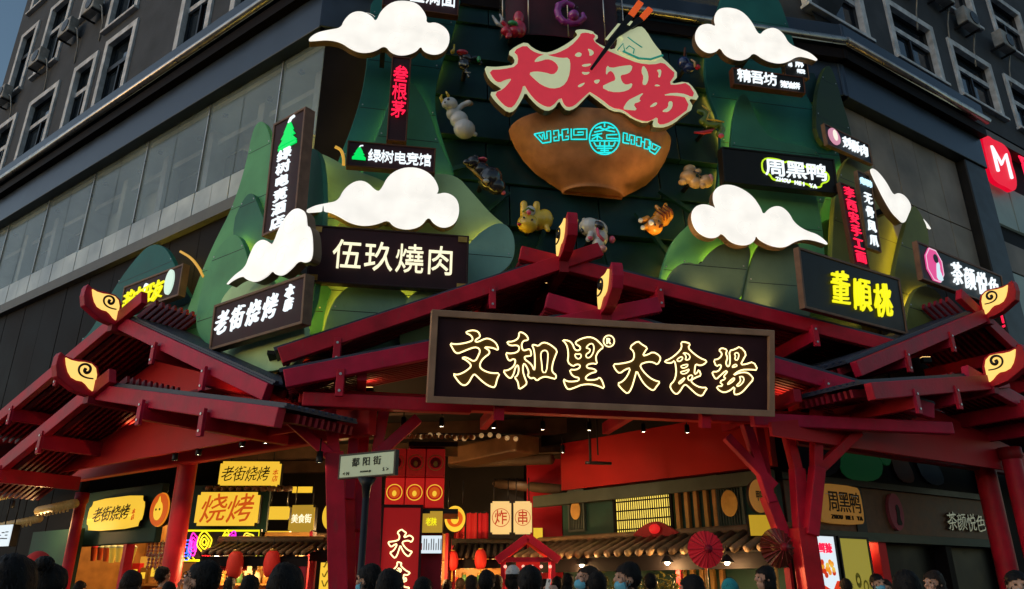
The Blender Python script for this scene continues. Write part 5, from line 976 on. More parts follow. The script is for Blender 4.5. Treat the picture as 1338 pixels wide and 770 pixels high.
part('ridge_tile', MB().tube([(-.05, .8, z1 + .06), (lx, .8, z1 + .06)], .07, 8), TILE, aw); part('fascia_board', MB().box(0, lx, .04, .1, z0 - .3, z0 - .06), BROWN, aw)
part('crest', MB().prism(chaikin([(lx * .42, z1), (lx * .62, z1), (lx * .56, z1 + .2), (lx * .52, z1 + .3), (lx * .46, z1 + .2)]), .7, .78), RED2, aw); part('crest_lamp', MB().ball((lx * .52, .66, z1 + .14), (.13, .06, .09), 10, 8), glow('red_lamp', (.9, .02, .02), .7), aw)
for k in (0, .33, .66, 1): part('post', MB().box(k * (lx - .1), k * (lx - .1) + .09, .12, .21, .12, z0 - .1), RED2, aw)
# counter below the awning with foliage plants
cn = single('stall_counter', MB().box(-3, 3, 0, .6, 0, 1.05), DGREEN, 'dark green counter under the long tiled awning', 'counter', FW.M(-2.8, -1.2, .12))
LEAF = mat('yellow_green_leaf', (.16, .14, .02), .5, var=.5, scale=8)
for i, (px, l) in enumerate(((790, 'leftmost'), (832, 'second'), (862, 'third'), (886, 'rightmost'))):
    p = at(px, 768, 13.2); g = thing('potted_plant', f'yellowish leafy potted plant below the tiled awning, the {l} one', 'plant', Matrix.Translation((p.x, p.y, .12)), 'potted plants')
    part('pot', MB().lathe([(0, 0), (.15, 0), (.2, .4), (.17, .4), (0, .36)], 14), BROWN, g); part('stem', MB().tube([(0, 0, .36), (.02, 0, 1.35)], .02, 6), BROWN, g); mb = MB()
    for k in range(240):
        a, b, rr = random.uniform(0, 6.28), random.uniform(-1, 1), random.uniform(.1, .34); q = Vector((math.cos(a) * math.sqrt(1 - b * b) * rr, math.sin(a) * math.sqrt(1 - b * b) * rr, 1.35 + b * rr * 1.2)); d = Vector((random.uniform(-1, 1), random.uniform(-1, 1), random.uniform(-.6, 1))).normalized(); s = d.orthogonal().normalized(); L = random.uniform(.06, .12)
        mb.add([q, q + d * L * .5 + s * L * .25, q + d * L, q + d * L * .5 - s * L * .25], [(0, 1, 2, 3)])
    part('foliage', mb, LEAF, g)
# red paper umbrellas
def umbrella(label, px, py, Y, r0, m, th=0, k=24):
    c = at(px, py, Y); g = thing('paper_umbrella', label, 'umbrella', MAT(c, th), 'red paper umbrellas'); mb = MB(); vs = [(0, -.16, 0)]
    for i in range(k * 2): a = math.pi * i / k; rr = r0 * (1 if i % 2 == 0 else .975); vs.append((rr * math.cos(a), .0 if i % 2 == 0 else .035, rr * math.sin(a)))
    mb.add(vs, [(0, i + 1, (i + 1) % (2 * k) + 1) for i in range(2 * k)]); part('canopy', mb, m, g); part('hub', MB().lathe([(0, -.05), (.05, -.05), (.06, .03), (0, .05)], 10), RED2, g, Matrix.Translation((0, -.17, 0)) @ Matrix.Rotation(math.pi / 2, 4, 'X'))
    part('pole', MB().tube([(0, .1, -.1), (.03, .12, -c.z + .12)], .022, 8), AMBER, g)
    for i in range(0, 2 * k, 4): a = math.pi * i / k; part('rib', MB().tube([(0, -.165, 0), (r0 * math.cos(a), -.004, r0 * math.sin(a))], .006, 4), RED2, g)
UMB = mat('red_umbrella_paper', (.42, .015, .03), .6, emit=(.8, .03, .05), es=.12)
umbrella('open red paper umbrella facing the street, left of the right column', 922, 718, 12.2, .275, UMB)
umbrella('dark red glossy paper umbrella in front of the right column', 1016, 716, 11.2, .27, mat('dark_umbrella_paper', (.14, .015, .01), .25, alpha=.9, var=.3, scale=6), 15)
r, w, hh = lightbox('round amber wooden sign left of the right column', 979, 1006, 626, 670, 12.9, 0, mat('amber_round', (.36, .16, .03), .5, emit=(1, .5, .1), es=.12), '鸭', INK, 'disc', tw=.4, thh=.3, weight=.012, hang=False)
lightbox('yellow poster behind the right column', 980, 1008, 673, 700, 13, 0, glow('dull_yellow_poster', (.8, .5, .03), .5), None, shape='rect', hang=False)

# ---- right street shop fronts
rs = thing('dark_street_shop', 'dark shop front with wooden fascia on the right street side', 'shop front', FR.M(-3.6, 0, .12)); FB = mat('fascia_wood', (.13, .058, .03), .5, var=.3, scale=6)
zt_, zb2 = 3.35, 2.62
part('fascia', MB().box(-.3, 6.8, 0, .3, zb2 - .12, zt_), FB, rs, None, .01); part('cornice', MB().box(-.4, 6.9, -.08, .32, zt_, zt_ + .12), BLACK, rs); part('lower_trim', MB().box(-.4, 6.9, -.05, .32, zb2 - .28, zb2 - .12), mat('grey_green_rail', (.08, .095, .07), .6), rs)
part('divider', MB().box(1.65, 1.95, -.03, .31, zb2 - .12, zt_), BLACK, rs); part('glazing', MB().box(1.0, 6.9, .3, .34, 0, zb2 - .125), BOARDB, rs); part('back_wall', MB().box(-.2, 8.6, 1.6, 1.7, 0, 4.9), BROWN, rs); part('door_post', MB().box(2.25, 2.5, .0, .3, 0, zb2 - .29), REDW, rs); part('door_post', MB().box(4.6, 4.8, .02, .3, 0, zb2 - .29), BROWN, rs)
part('upper_wall', MB().box(-.6, 8.5, .25, .4, zt_ + .12, 4.9), BROWN, rs)
mp = MB()
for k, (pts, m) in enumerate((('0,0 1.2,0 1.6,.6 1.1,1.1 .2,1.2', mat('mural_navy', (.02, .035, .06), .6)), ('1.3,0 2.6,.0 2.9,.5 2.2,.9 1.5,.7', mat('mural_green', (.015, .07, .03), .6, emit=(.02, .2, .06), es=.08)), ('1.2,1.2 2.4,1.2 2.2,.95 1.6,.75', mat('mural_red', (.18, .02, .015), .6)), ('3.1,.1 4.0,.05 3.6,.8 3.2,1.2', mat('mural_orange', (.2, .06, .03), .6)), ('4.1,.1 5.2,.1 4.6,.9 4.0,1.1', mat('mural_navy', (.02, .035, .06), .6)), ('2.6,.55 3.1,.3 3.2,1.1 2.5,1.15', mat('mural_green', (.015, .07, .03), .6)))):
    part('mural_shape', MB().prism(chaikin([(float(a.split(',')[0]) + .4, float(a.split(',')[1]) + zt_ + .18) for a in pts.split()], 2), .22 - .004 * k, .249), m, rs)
xa, za = FR.hit(1063, 626, -.06); xb, zb3 = FR.hit(1123, 652, -.06)
g = thing('lightbox_sign', 'amber duck shop sign with dark outlined characters on the right fascia', 'sign', FR.M((xa + xb) / 2, -.08, 3.1), 'lit signs of the food stalls'); w = xb - xa
part('face', MB().prism(chaikin([(-w / 2 + .1, -.36), (w / 2 - .1, -.36), (w / 2, -.26), (w / 2, .26), (w / 2 - .1, .36), (-w / 2 + .1, .36), (-w / 2, .26), (-w / 2, -.26)], 1), -.02, .07), mat('amber_sign_face', (.4, .17, .03), .5, emit=(1, .45, .08), es=.14), g)
chars(g, '周黑鸭', .1, .04, w * .74, .36, INK, -.03, .04, weight=.006); [part('roman_letter', glyph(q, .01), INK, g, Matrix.Translation((-.32 + i * .085, -.03, -.24)) @ Matrix.Diagonal((.075, .3, .075, 1))) for i, q in enumerate('ZHOU HEI YA') if q != ' ']
for (x, z) in ((-.45, .16), (-.1, .17), (.3, .16)): part('highlight', MB().box(x, x + .2, -.045, -.04, z, z + .012), TRIM, g)
xa, _ = FR.hit(1168, 657, -.06); g = thing('oval_emblem_sign', 'dull pink oval emblem with a dark figure on the wooden fascia', 'sign', FR.M(xa, -.06, 3.05))
part('face', MB().disc(0, 0, .24, .36, -.02, .05), mat('dull_pink', (.3, .06, .08), .6), g); part('figure', MB().prism(chaikin([(-.06, -.26), (.0, -.05), (-.02, .1), (.06, .16), (.12, .02), (.08, -.1), (.14, -.26)]), -.03, -.021), INK, g)
xa, _ = FR.hit(1260, 667, -.06); g = thing('metal_lettering', 'dull metal characters on the dark wooden fascia, right end', 'sign', FR.M(xa, -.03, 2.95)); chars(g, '茶颜悦色', 0, 0, 1.5, .34, METAL, -.01, .1, weight=.006, shear=.08)
def poster(label, x0, x1, z0, z1, m, draw):
    (xa, _), (xb, _) = FR.hit(x0, 730, -.1), FR.hit(x1, 730, -.1); g = thing('lit_poster', label, 'poster', FR.M((xa + xb) / 2, -.1, z0 + .12)); w = xb - xa; hh = z1 - z0
    part('face', MB().box(-w / 2, w / 2, 0, .05, 0, hh), m, g); part('frame', MB().prism([(-w / 2 - .04, -.04), (w / 2 + .04, -.04), (w / 2 + .04, hh + .04), (-w / 2 - .04, hh + .04)], -.02, .06, [[(-w / 2, 0), (w / 2, 0), (w / 2, hh), (-w / 2, hh)]]), BLACK, g); draw(g, w, hh)
def dr1(g, w, hh):
    part('red_band', MB().box(-w / 2, w / 2, -.004, -.001, 0, hh * .45), glow('poster_red', (.9, .05, .01), .8), g); part('tray', MB().prism([(-w * .4, hh * .42), (w * .1, hh * .33), (w * .45, hh * .5), (-w * .1, hh * .62)], -.008, -.005), WSCR, g)
    for k in range(14): part('food_piece', MB().disc(-w * .3 + random.random() * w * .6, hh * .48 + random.random() * hh * .2, .05, .05, -.013, -.009, 10), random.choice([glow('food_orange', (1, .35, .02), .8), glow('food_yellow', (1, .65, .1), .8), glow('food_red', (.8, .05, .01), .7)]), g)
    chars(g, '鲜辣', 0, hh * .85, w * .6, .16, REDL, -.006, .1, weight=.01)
poster('lit food poster with a white tray of orange snacks, right of the red column', 1066, 1093, 1.0, 2.38, WSCR, dr1)
def dr2(g, w, hh):
    for k in range(9): part('drawn_leaf', MB().ring(random.uniform(-.25, .25) * w, hh * random.uniform(.25, .6), .05, .075, -.006, -.001, 12, 1.5), mat('olive_ink', (.3, .25, .02), .6), g)
poster('olive lit poster with leaf drawings beside the door post', 1100, 1136, .6, 2.36, glow('olive_poster_light', (.5, .42, .06), .5), dr2)

# ---- pendant lamps added to warm the stalls, shelves with jars and menu plaques in the stalls
def pendant(label, px, py, Y, power):  # made-up fill lamp: bulb, shade and point light that brighten the hall
    c = at(px, py, Y); r = thing('added_pendant_lamp', label, 'lamp', Matrix.Translation(c), 'added pendant lamps in the stalls')
    part('shade', MB().lathe([(.12, 0), (.05, .1), (.02, .12), (0, .12)], 14), BLACK, r); part('bulb', MB().ball((0, 0, .0), .045, 10, 8), BULB, r); part('cord', MB().tube([(0, 0, .12), (0, 0, (.25 if py > 700 else max(.2, min(1.2, HZ - c.z))))], .006, 4), BLACK, r)
    l = bpy.data.lights.new('added_pendant_light', 'POINT'); l.energy = power * EM * 2.6; l.color = (1, .58, .22); l.shadow_soft_size = .1; o = bpy.data.objects.new('added_pendant_light', l); COL.objects.link(o); o.parent = r; o.location = (0, 0, -.1)
for a in ((283, 727, 14.4, 45, 'added pendant lamp under the left tiled awning, near the neon sign'), (378, 728, 14.3, 45, 'added pendant lamp under the left tiled awning, near the column'), (330, 655, 17.5, 60, 'added pendant lamp behind the yellow grill signs'), (455, 690, 17.5, 60, 'added pendant lamp between the left column posts'), (562, 732, 14.6, 45, 'added pendant lamp beside the neon banner'), (612, 733, 16.6, 50, 'added pendant lamp under the dark thatched roof'), (690, 745, 14.9, 14, 'added pendant lamp inside the small red stall'), (650, 690, 21, 120, 'added pendant lamp deep in the hall below the cream signs'), (760, 738, 15.4, 40, 'added pendant lamp under the long awning, left part'), (872, 735, 13.8, 40, 'added pendant lamp under the long awning, middle part'), (950, 735, 12.9, 30, 'added pendant lamp under the long awning, near the open red umbrella'), (1120, 705, 15.6, 14, 'added pendant lamp in the doorway by the olive poster'), (45, 680, 16.8, 25, 'added pendant lamp over the green boarded wall')): pendant(a[4], *a[:4])
JM = [mat('jar_amber', (.4, .18, .04), .3), mat('jar_red', (.4, .03, .02), .3), mat('jar_cream', (.5, .45, .3), .4), mat('jar_green', (.06, .15, .05), .3)]
def stall_back(label, x0, x1, Y, th, glab):
    c = at((x0 + x1) / 2, 768, Y); w = span(x0, x1, 760, Y); r = thing('stall_shelf', label, 'shelf', MAT((c.x, c.y, .12), th), 'stall shelves')
    part('back_panel', MB().box(-w / 2, w / 2, .25, .3, 0, 2.5), AMBER, r)
    for z in (1.1, 1.55, 1.95): part('shelf_board', MB().box(-w / 2, w / 2, 0, .249, z, z + .03), AMBER, r)
    for s in (-1, 1): part('upright', MB().box(s * w / 2 - .03, s * w / 2 + .03, -.01, .3, 0, 2.5), RED2, r)
    n = int(w / .16)
    for z in (1.58, 1.98):
        for i in range(n):
            k = random.uniform(.7, 1.1); g = thing('food_jar', glab, 'jar', r.matrix_world @ Matrix.Translation((-w / 2 + .1 + i * .16, .12, z + .001)), glab + 's'); part('jar', MB().lathe([(0, 0), (.055, 0), (.06, .12 * k), (.04, .2 * k), (0, .2 * k)], 10), JM[random.randrange(4)], g); part('lid', MB().lathe([(.043, .2 * k), (.043, .24 * k), (0, .24 * k)], 10), GOLD, g)
stall_back('amber shelf with jars behind the left tiled awning', 268, 400, 14.9, 0, 'small food jar on the shelf behind the left tiled awning')
stall_back('amber shelf with jars behind the dark thatched roof', 590, 660, 17.4, 0, 'small food jar on the shelf under the dark thatched roof')
stall_back('amber shelf with jars behind the neon banner', 550, 582, 15.4, 0, 'small food jar on the shelf right of the neon banner')
for k, (x0, x1, Y, n, l) in enumerate(((272, 396, 13.75, 9, 'left tiled awning'), (592, 664, 15.95, 6, 'dark thatched roof'))):
    for i in range(n):
        c = at(x0 + (x1 - x0) * (i + .5) / n, 733, Y); g = thing('menu_plaque', f'small wooden menu plaque hanging under the {l}', 'plaque', MAT(c), f'menu plaques under the {l}'); part('plaque', MB().box(-.05, .05, 0, .015, -.16, .0), random.choice([AMBER, CREAM, REDW]), g, None, .004); part('cord', MB().tube([(0, .007, 0), (0, .007, .14)], .004, 4), BLACK, g); chars(g, random.choice('面饭汤鱼鸡饼'), 0, -.08, .07, .09, INK, -.004, 0, weight=0)
# ---- depth of the hall: banners, far stall signs, ceiling beams, string lights
for i, (px, l) in enumerate(((600, 'left'), (616, 'middle'), (631, 'right'))):
    c = at(px, 700, 18.0); g = thing('red_banner', f'hanging red cloth banner deep in the hall, {l} one of three', 'banner', MAT(c), 'hanging red banners'); vs = []
    for k in range(9): x = -.12 + .03 * k; y = .02 * math.sin(k * 1.4 + i); vs += [(x, y, -.55), (x, y, .5)]
    part('cloth', MB().add(vs, [(2 * k, 2 * k + 2, 2 * k + 3, 2 * k + 1) for k in range(8)], True), REDP if i == 1 else REDW, g); part('rod', MB().tube([(-.15, 0, .5), (.15, 0, .5)], .015, 6), BLACK, g)
for i, (px, py, w, hh, Y, m, l) in enumerate(((620, 646, 14, 8, 24, YELB, 'small yellow sign deep in the hall above the orange emblem sign'), (575, 640, 10, 6, 25, AMBL, 'tiny amber sign deep in the hall right of the red tower'), (560, 628, 8, 6, 24, WSCR, 'tiny white sign deep in the hall right of the red tower'), (668, 715, 34, 8, 21, WSCR, 'white strip light behind the dark stall roof'), (678, 738, 16, 10, 20, YELB, 'dull yellow sign left of the red stall'), (612, 741, 12, 12, 19, CREB, 'cream menu board under the dark stall roof'), (395, 640, 26, 8, 20, AMBL, 'amber strip sign high behind the left column'), (460, 700, 14, 30, 16, AMBL, 'amber upright sign glimpsed between the column posts'), (448, 735, 12, 30, 16, REDP, 'red upright sign between the column posts'), (325, 745, 10, 14, 15, CREB, 'cream notice under the tiled awning between the lanterns'), (540, 745, 10, 16, 15, CREB, 'pale notice on the stall beside the neon banner'))):
    lightbox(l, px - w / 2, px + w / 2, py - hh / 2, py + hh / 2, Y, 0, m, None, shape='rect', hang=False)
for i in range(6):
    Y = 15 + i * 2.6; single('ceiling_beam', MB().box(-9, 7, -.12, .12, -.35, 0), mat('brown_beam', (.09, .055, .035), .6, var=.3), ['first', 'second', 'third', 'fourth', 'fifth', 'last'][i] + ' brown ceiling beam counted from the street', 'beam', MAT((0, Y, HZ - .005 - .002 * i), -8), 'hall ceiling beams')
for i in range(3):
    a, b = at(650, 736 + i * 4, 19 + i), at(735, 738 + i * 3, 17 + i); g = thing('string_lights', ['upper', 'middle', 'lower'][i] + ' string of tiny lights behind the red stall', 'string lights', Matrix.Translation(a), 'strings of tiny lights'); pts = [(b - a) * (k / 14) + Vector((0, 0, -.12 * math.sin(math.pi * k / 14))) for k in range(15)]
    part('wire', MB().tube(pts, .006, 4), BLACK, g)
    for p in pts: part('light', MB().ball(p + Vector((0, 0, -.02)), .022, 6, 4), glow('tiny_light', (1, .6, .4), 4), g)
# ---- ceiling pipes, ducts and fans
for i, (p0, p1, Ya, Yb, rr, l) in enumerate((((590, 606), (720, 600), 20, 17, .12, 'the upper'), ((600, 628), (735, 640), 22, 18, .12, 'the middle'), ((560, 655), (640, 652), 24, 22, .1, 'the lowest'), ((250, 590), (420, 560), 18, 15, .1, 'the left'))):
    a, b = at(*p0, Ya), at(*p1, Yb); single('ceiling_pipe', MB().tube([Vector((0, 0, 0)), b - a], rr, 10), mat('brown_pipe', (.12, .075, .045), .5, var=.2), f'brown ceiling pipe in the hall, {l} one', 'pipe', Matrix.Translation(a), 'ceiling pipes')
a = at(600, 598, 19); single('air_duct', MB().beam((0, 0, 0), at(690, 580, 17) - a, .7, .4), mat('copper_duct', (.2, .10, .05), .4, var=.3), 'tilted copper coloured air duct under the hall ceiling', 'duct', Matrix.Translation(a), None, .04)
f = thing('hanging_lamp_frame', 'black hanging rod with a crossbar in front of the red wall', 'rod', pmat(770, 560, 14.5)); part('rod', MB().tube([(0, 0, .8), (0, 0, -.68)], .025, 6), BLACK, f); part('crossbar', MB().tube([(-.1, 0, -.65), (.4, .05, -.66)], .03, 6), BLACK, f); part('second_rod', MB().tube([(.15, .05, .8), (.15, .05, -.5)], .015, 6), BLACK, f)
from mathutils import noise as mnoise
# ================================================================== spot lamps on black tracks
def spot(label, p, power=0, aim=None, tilt=(.15, -.2)):
    r = thing('spot_lamp', label, 'lamp', Matrix.Translation(p), 'track spot lamps')
    part('housing', MB().lathe([(0, .16), (.045, .16), (.05, .02), (.045, 0), (.04, .01)], 12), BLACK, r); part('bulb', MB().lathe([(0, .012), (.042, .012)][::-1], 12), BULB, r)
    part('stem', MB().tube([(0, 0, .16), (0, 0, .34)], .012, 5), BLACK, r)
    if power:
        l = bpy.data.lights.new('lamp_light', 'SPOT'); l.energy = power * EM; l.color = (1, .72, .42); l.spot_size = math.radians(110); l.spot_blend = .8; l.shadow_soft_size = .06
        o = bpy.data.objects.new('lamp_light', l); COL.objects.link(o); o.parent = r; o.location = (0, 0, -.02); o.rotation_euler = (tilt[0], tilt[1], 0)
def rail(label, a, b):
    single('lamp_track', MB().beam((0, 0, 0), b - a, .04, .035), BLACK, label, 'lamp track', Matrix.Translation(a), 'lamp tracks')
def lfrom(fr, off, px, py): x, z = fr.hit(px, py, off); return fr.pt(x, off, z)
LS = [(228, 602, 'leftmost of the lamps along the left eave'), (259, 595, 'second lamp from the left along the left eave'), (316, 584, 'third lamp from the left along the left eave'), (347, 580, 'fourth lamp from the left along the left eave'), (417, 605, 'lamp hanging lowest beside the left branching column')]
for i, (x, y, l) in enumerate(LS): spot(l, lfrom(FL, -1.5, x, y), 90 if i in (0, 2, 3) else 0)
a, b = lfrom(FL, -1.5, 200, 606), lfrom(FL, -1.5, 370, 574); rail('black lamp track along the left eave', a + Vector((0, 0, .35)), b + Vector((0, 0, .35)))
HS = [(527, 557, 'first hall lamp from the left, above the red tower'), (577, 558, 'second hall lamp from the left'), (645, 560, 'third hall lamp from the left'), (709, 562, 'hall lamp left of the red wall'), (770, 563, 'hall lamp by the black hanging rod'), (841, 565, 'hall lamp over the middle of the red wall'), (898, 566, 'hall lamp over the right of the red wall'), (973, 568, 'hall lamp next to the right branching column')]
for i, (x, y, l) in enumerate(HS): spot(l, lfrom(FC, -.6, x, y), 90 if i in (0, 2, 3) else 0, tilt=(.75, -.45))
a, b = lfrom(FC, -.6, 500, 556), lfrom(FC, -.6, 1000, 569); rail('black lamp track across the hall entrance', a + Vector((0, 0, .35)), b + Vector((0, 0, .35)))
RS = [(1162, 589, 'first lamp from the left along the right eave'), (1203, 595, 'second lamp from the left along the right eave'), (1238, 600, 'third lamp from the left along the right eave'), (1268, 604, 'fourth lamp from the left along the right eave')]
for i, (x, y, l) in enumerate(RS): spot(l, lfrom(FR, -1.5, x, y), 25 if i in (0, 2) else 0)
DS = [(15, 664, 17, 'lamp over the white screen at the left edge'), (640, 604, 19, 'deep hall lamp above the cream signs'), (693, 627, 20, 'deep hall lamp near the square red pier'), (662, 606, 22, 'farthest lamp in the depth of the hall'), (735, 592, 16, 'lamp at the corner of the red wall')]
for i, (x, y, Y, l) in enumerate(DS): spot(l, at(x, y, Y), 120 if i in (1, 3) else 0)
# lit ceiling bands deep in the hall (warm bulbs in a row)
g = thing('bulb_row', 'row of warm round bulbs above the red tower', 'bulb row', pmat(610, 571, 15), None)
for i in range(12): part('bulb', MB().ball((-.9 + i * .17, 0, .04 * math.sin(i)), .05, 8, 6), mat('bulb_brown', (.3, .2, .1), .3, emit=(1, .6, .25), es=.25), g)
part('bar', MB().box(-1, 1.1, .03, .06, .05, .08), BLACK, g)
WASH = tuple((FC.hit(px, py, off)[0], off, FC.hit(px, py, off)[1], pw, (math.radians(180 + tx), math.radians(ty), 0), l) for px, py, off, pw, tx, ty, l in (
    (925, 398, -1.75, 30, -14, 10, 'small wash light at the foot of the slate green mountain'), (1010, 412, -1.8, 36, -14, -10, 'small wash light at the foot of the mountains left of the yellow sign')))
RW = tuple((FR.pt(FR.hit(px, 400, off)[0], off, z), pw, l) for px, off, z, pw, l in ((1140, -1.25, 5.75, 220, 'small wash light behind the yellow lettered sign'), (1195, -1.3, 5.9, 160, 'small wash light below the tea sign')))
# small uplights washing the signs and beams
def uplight(label, p, power, col, rot, size=math.radians(120)):
    r = thing('wash_light', label, 'lamp', Matrix.Translation(p), 'wash lights on the canopy'); part('housing', MB().box(-.09, .09, -.06, .06, -.06, .05), BLACK, r, None, .01); part('lens', MB().box(-.08, .08, -.05, .05, .051, .056), glow('wash_lens', col, 3), r)
    l = bpy.data.lights.new('wash_lamp', 'SPOT'); l.energy = power * EM; l.color = col; l.spot_size = size; l.spot_blend = .9; l.shadow_soft_size = .15
    o = bpy.data.objects.new('wash_lamp', l); COL.objects.link(o); o.parent = r; o.location = (0, 0, .09); o.rotation_euler = rot
for i, (x, off, z, pw, rot, l) in enumerate(((-.35, -1.75, 6.75, 300, (math.radians(176), math.radians(-4), 0), 'small wash light under the left side of the bowl'), (2.0, -1.75, 6.6, 300, (math.radians(176), math.radians(4), 0), 'small wash light under the right side of the bowl'))+WASH):
    uplight(l, FC.pt(x, off, z), pw, (1, .6, .2), rot, math.radians(60 if pw > 100 else 120))
for p, l in ((FC.pt(-3.4, -2.55, 4.45), 'small warm light on the lintel at the left end of the name board'), (FC.pt(-1.6, -2.55, 4.45), 'small warm light on the lintel behind the left part of the name board'), (FC.pt(3.6, -2.55, 4.45), 'small warm light on the lintel behind the right part of the name board'), (FC.pt(5.2, -2.55, 4.45), 'small warm light on the lintel right of the name board'), (FL.pt(-2.6, -1.5, 4.3), 'small warm light under the left gable, near its middle'), (FL.pt(.8, -1.5, 4.3), 'small warm light under the left gable, near the column'), (FR.pt(-2.5, -1.5, 4.5), 'small warm light under the right gable')): uplight(l, p, 16, (1, .5, .18), (math.radians(180), 0, 0), math.radians(150))
for p, pw, l in RW: uplight(l, p, pw, (1, .68, .12), (math.radians(165), 0, 0))
# ================================================================== street name sign on its pole
c = at(481, 608, 8.0); st = thing('street_sign', 'pale green street name plate on a black pole in front of the column', 'street sign', MAT(Vector((c.x, c.y, 0)), -28)); w, hh = .70, .225
part('pole', MB().tube([(0, 0, 0), (0, 0, c.z - hh / 2 - .08)], .035, 12), BLACK, st); part('base', MB().lathe([(.0, 0), (.12, 0), (.12, .03), (.06, .08), (0, .08)], 14), BLACK, st)
part('neck', MB().lathe([(.035, c.z - hh / 2 - .22), (.05, c.z - hh / 2 - .1), (.10, c.z - hh / 2 - .02), (0, c.z - hh / 2 - .02)], 12), BLACK, st)
pl = part('plate', MB().box(-w / 2, w / 2, -.03, .03, c.z - hh / 2, c.z + hh / 2), mat('plate_pale_green', (.42, .48, .34), .5, emit=(.6, .7, .45), es=.14, var=.06), st, None, .006)
part('rim', MB().prism([(-w / 2 - .02, c.z - hh / 2 - .012), (w / 2 + .02, c.z - hh / 2 - .012), (w / 2 + .02, c.z + hh / 2 + .02), (-w / 2 - .02, c.z + hh / 2 + .02)], -.028, .028, [[(-w / 2 + .001, c.z - hh / 2 + .001), (w / 2 - .001, c.z - hh / 2 + .001), (w / 2 - .001, c.z + hh / 2 - .001), (-w / 2 + .001, c.z + hh / 2 - .001)]]), BLACK, st)
rr = bpy.data.objects.new('print', None)
bpy.data.objects.remove(rr)
chars(st, '鄱阳街', 0, c.z + .035, .42, .085, INK, -.034, .35, weight=0)
for t, x, z, k in (('N', -.235, -.075, .034), ('S', .228, -.06, .034), ('POYANG JIE', 0, -.07, .024), ('<', -.285, -.075, .026), ('>', .278, -.06, .026)):
    part('small_print', glyph(t, 0.0), INK, st, Matrix.Translation((x, -.034, c.z + z)) @ Matrix.Diagonal((k, .1, k, 1)))

# ================================================================== people
def hand_geo(mb, w, d, n, side, curl=.35, k=1.0):
    """palm and five fingers from wrist w along d, palm facing n, thumb towards side"""
    d = d.normalized(); n = (n - d * n.dot(d)).normalized(); s = d.cross(n).normalized()
    if s.dot(side) < 0: s = -s
    R = Matrix((s, n, d)).transposed()
    mb.ball(w + d * .05 * k, (.042 * k, .017 * k, .052 * k), 12, 10, R)
    for i, (o, L) in enumerate(((.032, .072), (.011, .082), (-.011, .076), (-.031, .058))):
        p0 = w + d * .085 * k + s * o * k; p1 = p0 + (d * math.cos(curl) + n * math.sin(curl)) * L * .5 * k; p2 = p1 + (d * math.cos(curl * 2.6) + n * math.sin(curl * 2.6)) * L * .5 * k
        mb.tube([p0, p1, p2], [.0105 * k, .0095 * k, .008 * k], 8)
        for q in (p0, p1, p2): mb.ball(q, .009 * k, 8, 6)
    p0 = w + d * .03 * k + s * .036 * k; p1 = p0 + (s * .7 + d * .6 + n * .3).normalized() * .04 * k; p2 = p1 + (d * .85 + n * .5).normalized() * .034 * k
    mb.tube([p0, p1, p2], [.013 * k, .0115 * k, .009 * k], 8); mb.ball(p1, .011 * k, 8, 6); mb.ball(p2, .009 * k, 8, 6)
def limb(mb, pts, rs):
    pts = [Vector(p) for p in pts]; mb.tube(pts, rs, 12)
    for p, r in zip(pts, rs): mb.ball(p, r, 12, 8)
V = Vector
def arms(pose):
    if pose == 'phone': return {s: [V((s * .195, 0, 1.33)), V((s * .23, -.15, 1.13)), V((s * .085, -.33, 1.40))] for s in (-1, 1)}
    return {s: [V((s * .195, 0, 1.33)), V((s * .25, .02, 1.06)), V((s * .245, -.07, .83))] for s in (-1, 1)}
def head_geo(mb, up):
    R = Matrix.Rotation(up, 3, 'X'); piv = V((0, .01, 1.45)); T = lambda p: piv + R @ (V(p) - piv)
    mb.ball(T((0, .008, 1.585)), (.076, .096, .105), 20, 16, R); mb.ball(T((0, -.03, 1.505)), (.058, .062, .062), 16, 12, R); mb.ball(T((0, -.062, 1.475)), (.03, .026, .024), 12, 8, R)
    mb.tube([T((0, -.088, 1.59)), T((0, -.108, 1.553))], [.009, .016], 8); mb.ball(T((0, -.106, 1.552)), (.017, .015, .012), 10, 8)
    for s in (-1, 1):
        mb.ball(T((s * .079, .012, 1.555)), (.010, .022, .032), 10, 8, R); mb.ball(T((s * .034, -.083, 1.60)), (.024, .012, .008), 10, 8); mb.ball(T((s * .04, -.068, 1.545)), (.024, .02, .02), 10, 8)
    mb.ball(T((0, -.088, 1.512)), (.024, .012, .006), 10, 8); mb.ball(T((0, -.085, 1.500)), (.021, .012, .007), 10, 8)
def make_body(pose, up):
    mb = MB(); head_geo(mb, up); limb(mb, [(0, .02, 1.30), (0, .012, 1.50)], [.068, .052])
    mb.ball((0, 0, 1.2), (.165, .10, .2), 16, 12); mb.ball((0, 0, 1.0), (.14, .095, .2), 16, 12); mb.ball((0, 0, .9), (.155, .105, .13), 16, 12); mb.ball((0, .01, 1.33), (.19, .075, .07), 16, 10)
    for s in (-1, 1):
        a = arms(pose)[s]; limb(mb, a, [.052, .042, .028]); d = (a[2] - a[1]).normalized()
        if pose == 'phone': hand_geo(mb, a[2], V((-s * .12, -.1, 1)), V((-s, -.25, 0)), V((0, 1, 0)), .55)
        else: hand_geo(mb, a[2], d, V((-s, 0, 0)), V((0, -1, 0)), .3)
        limb(mb, [(s * .085, 0, .88), (s * .095, -.005, .48), (s * .10, .015, .09)], [.082, .055, .04]); limb(mb, [(s * .10, .02, .05), (s * .11, -.13, .035)], [.042, .034])
    return remesh(mb, .0095, 'body', 2)
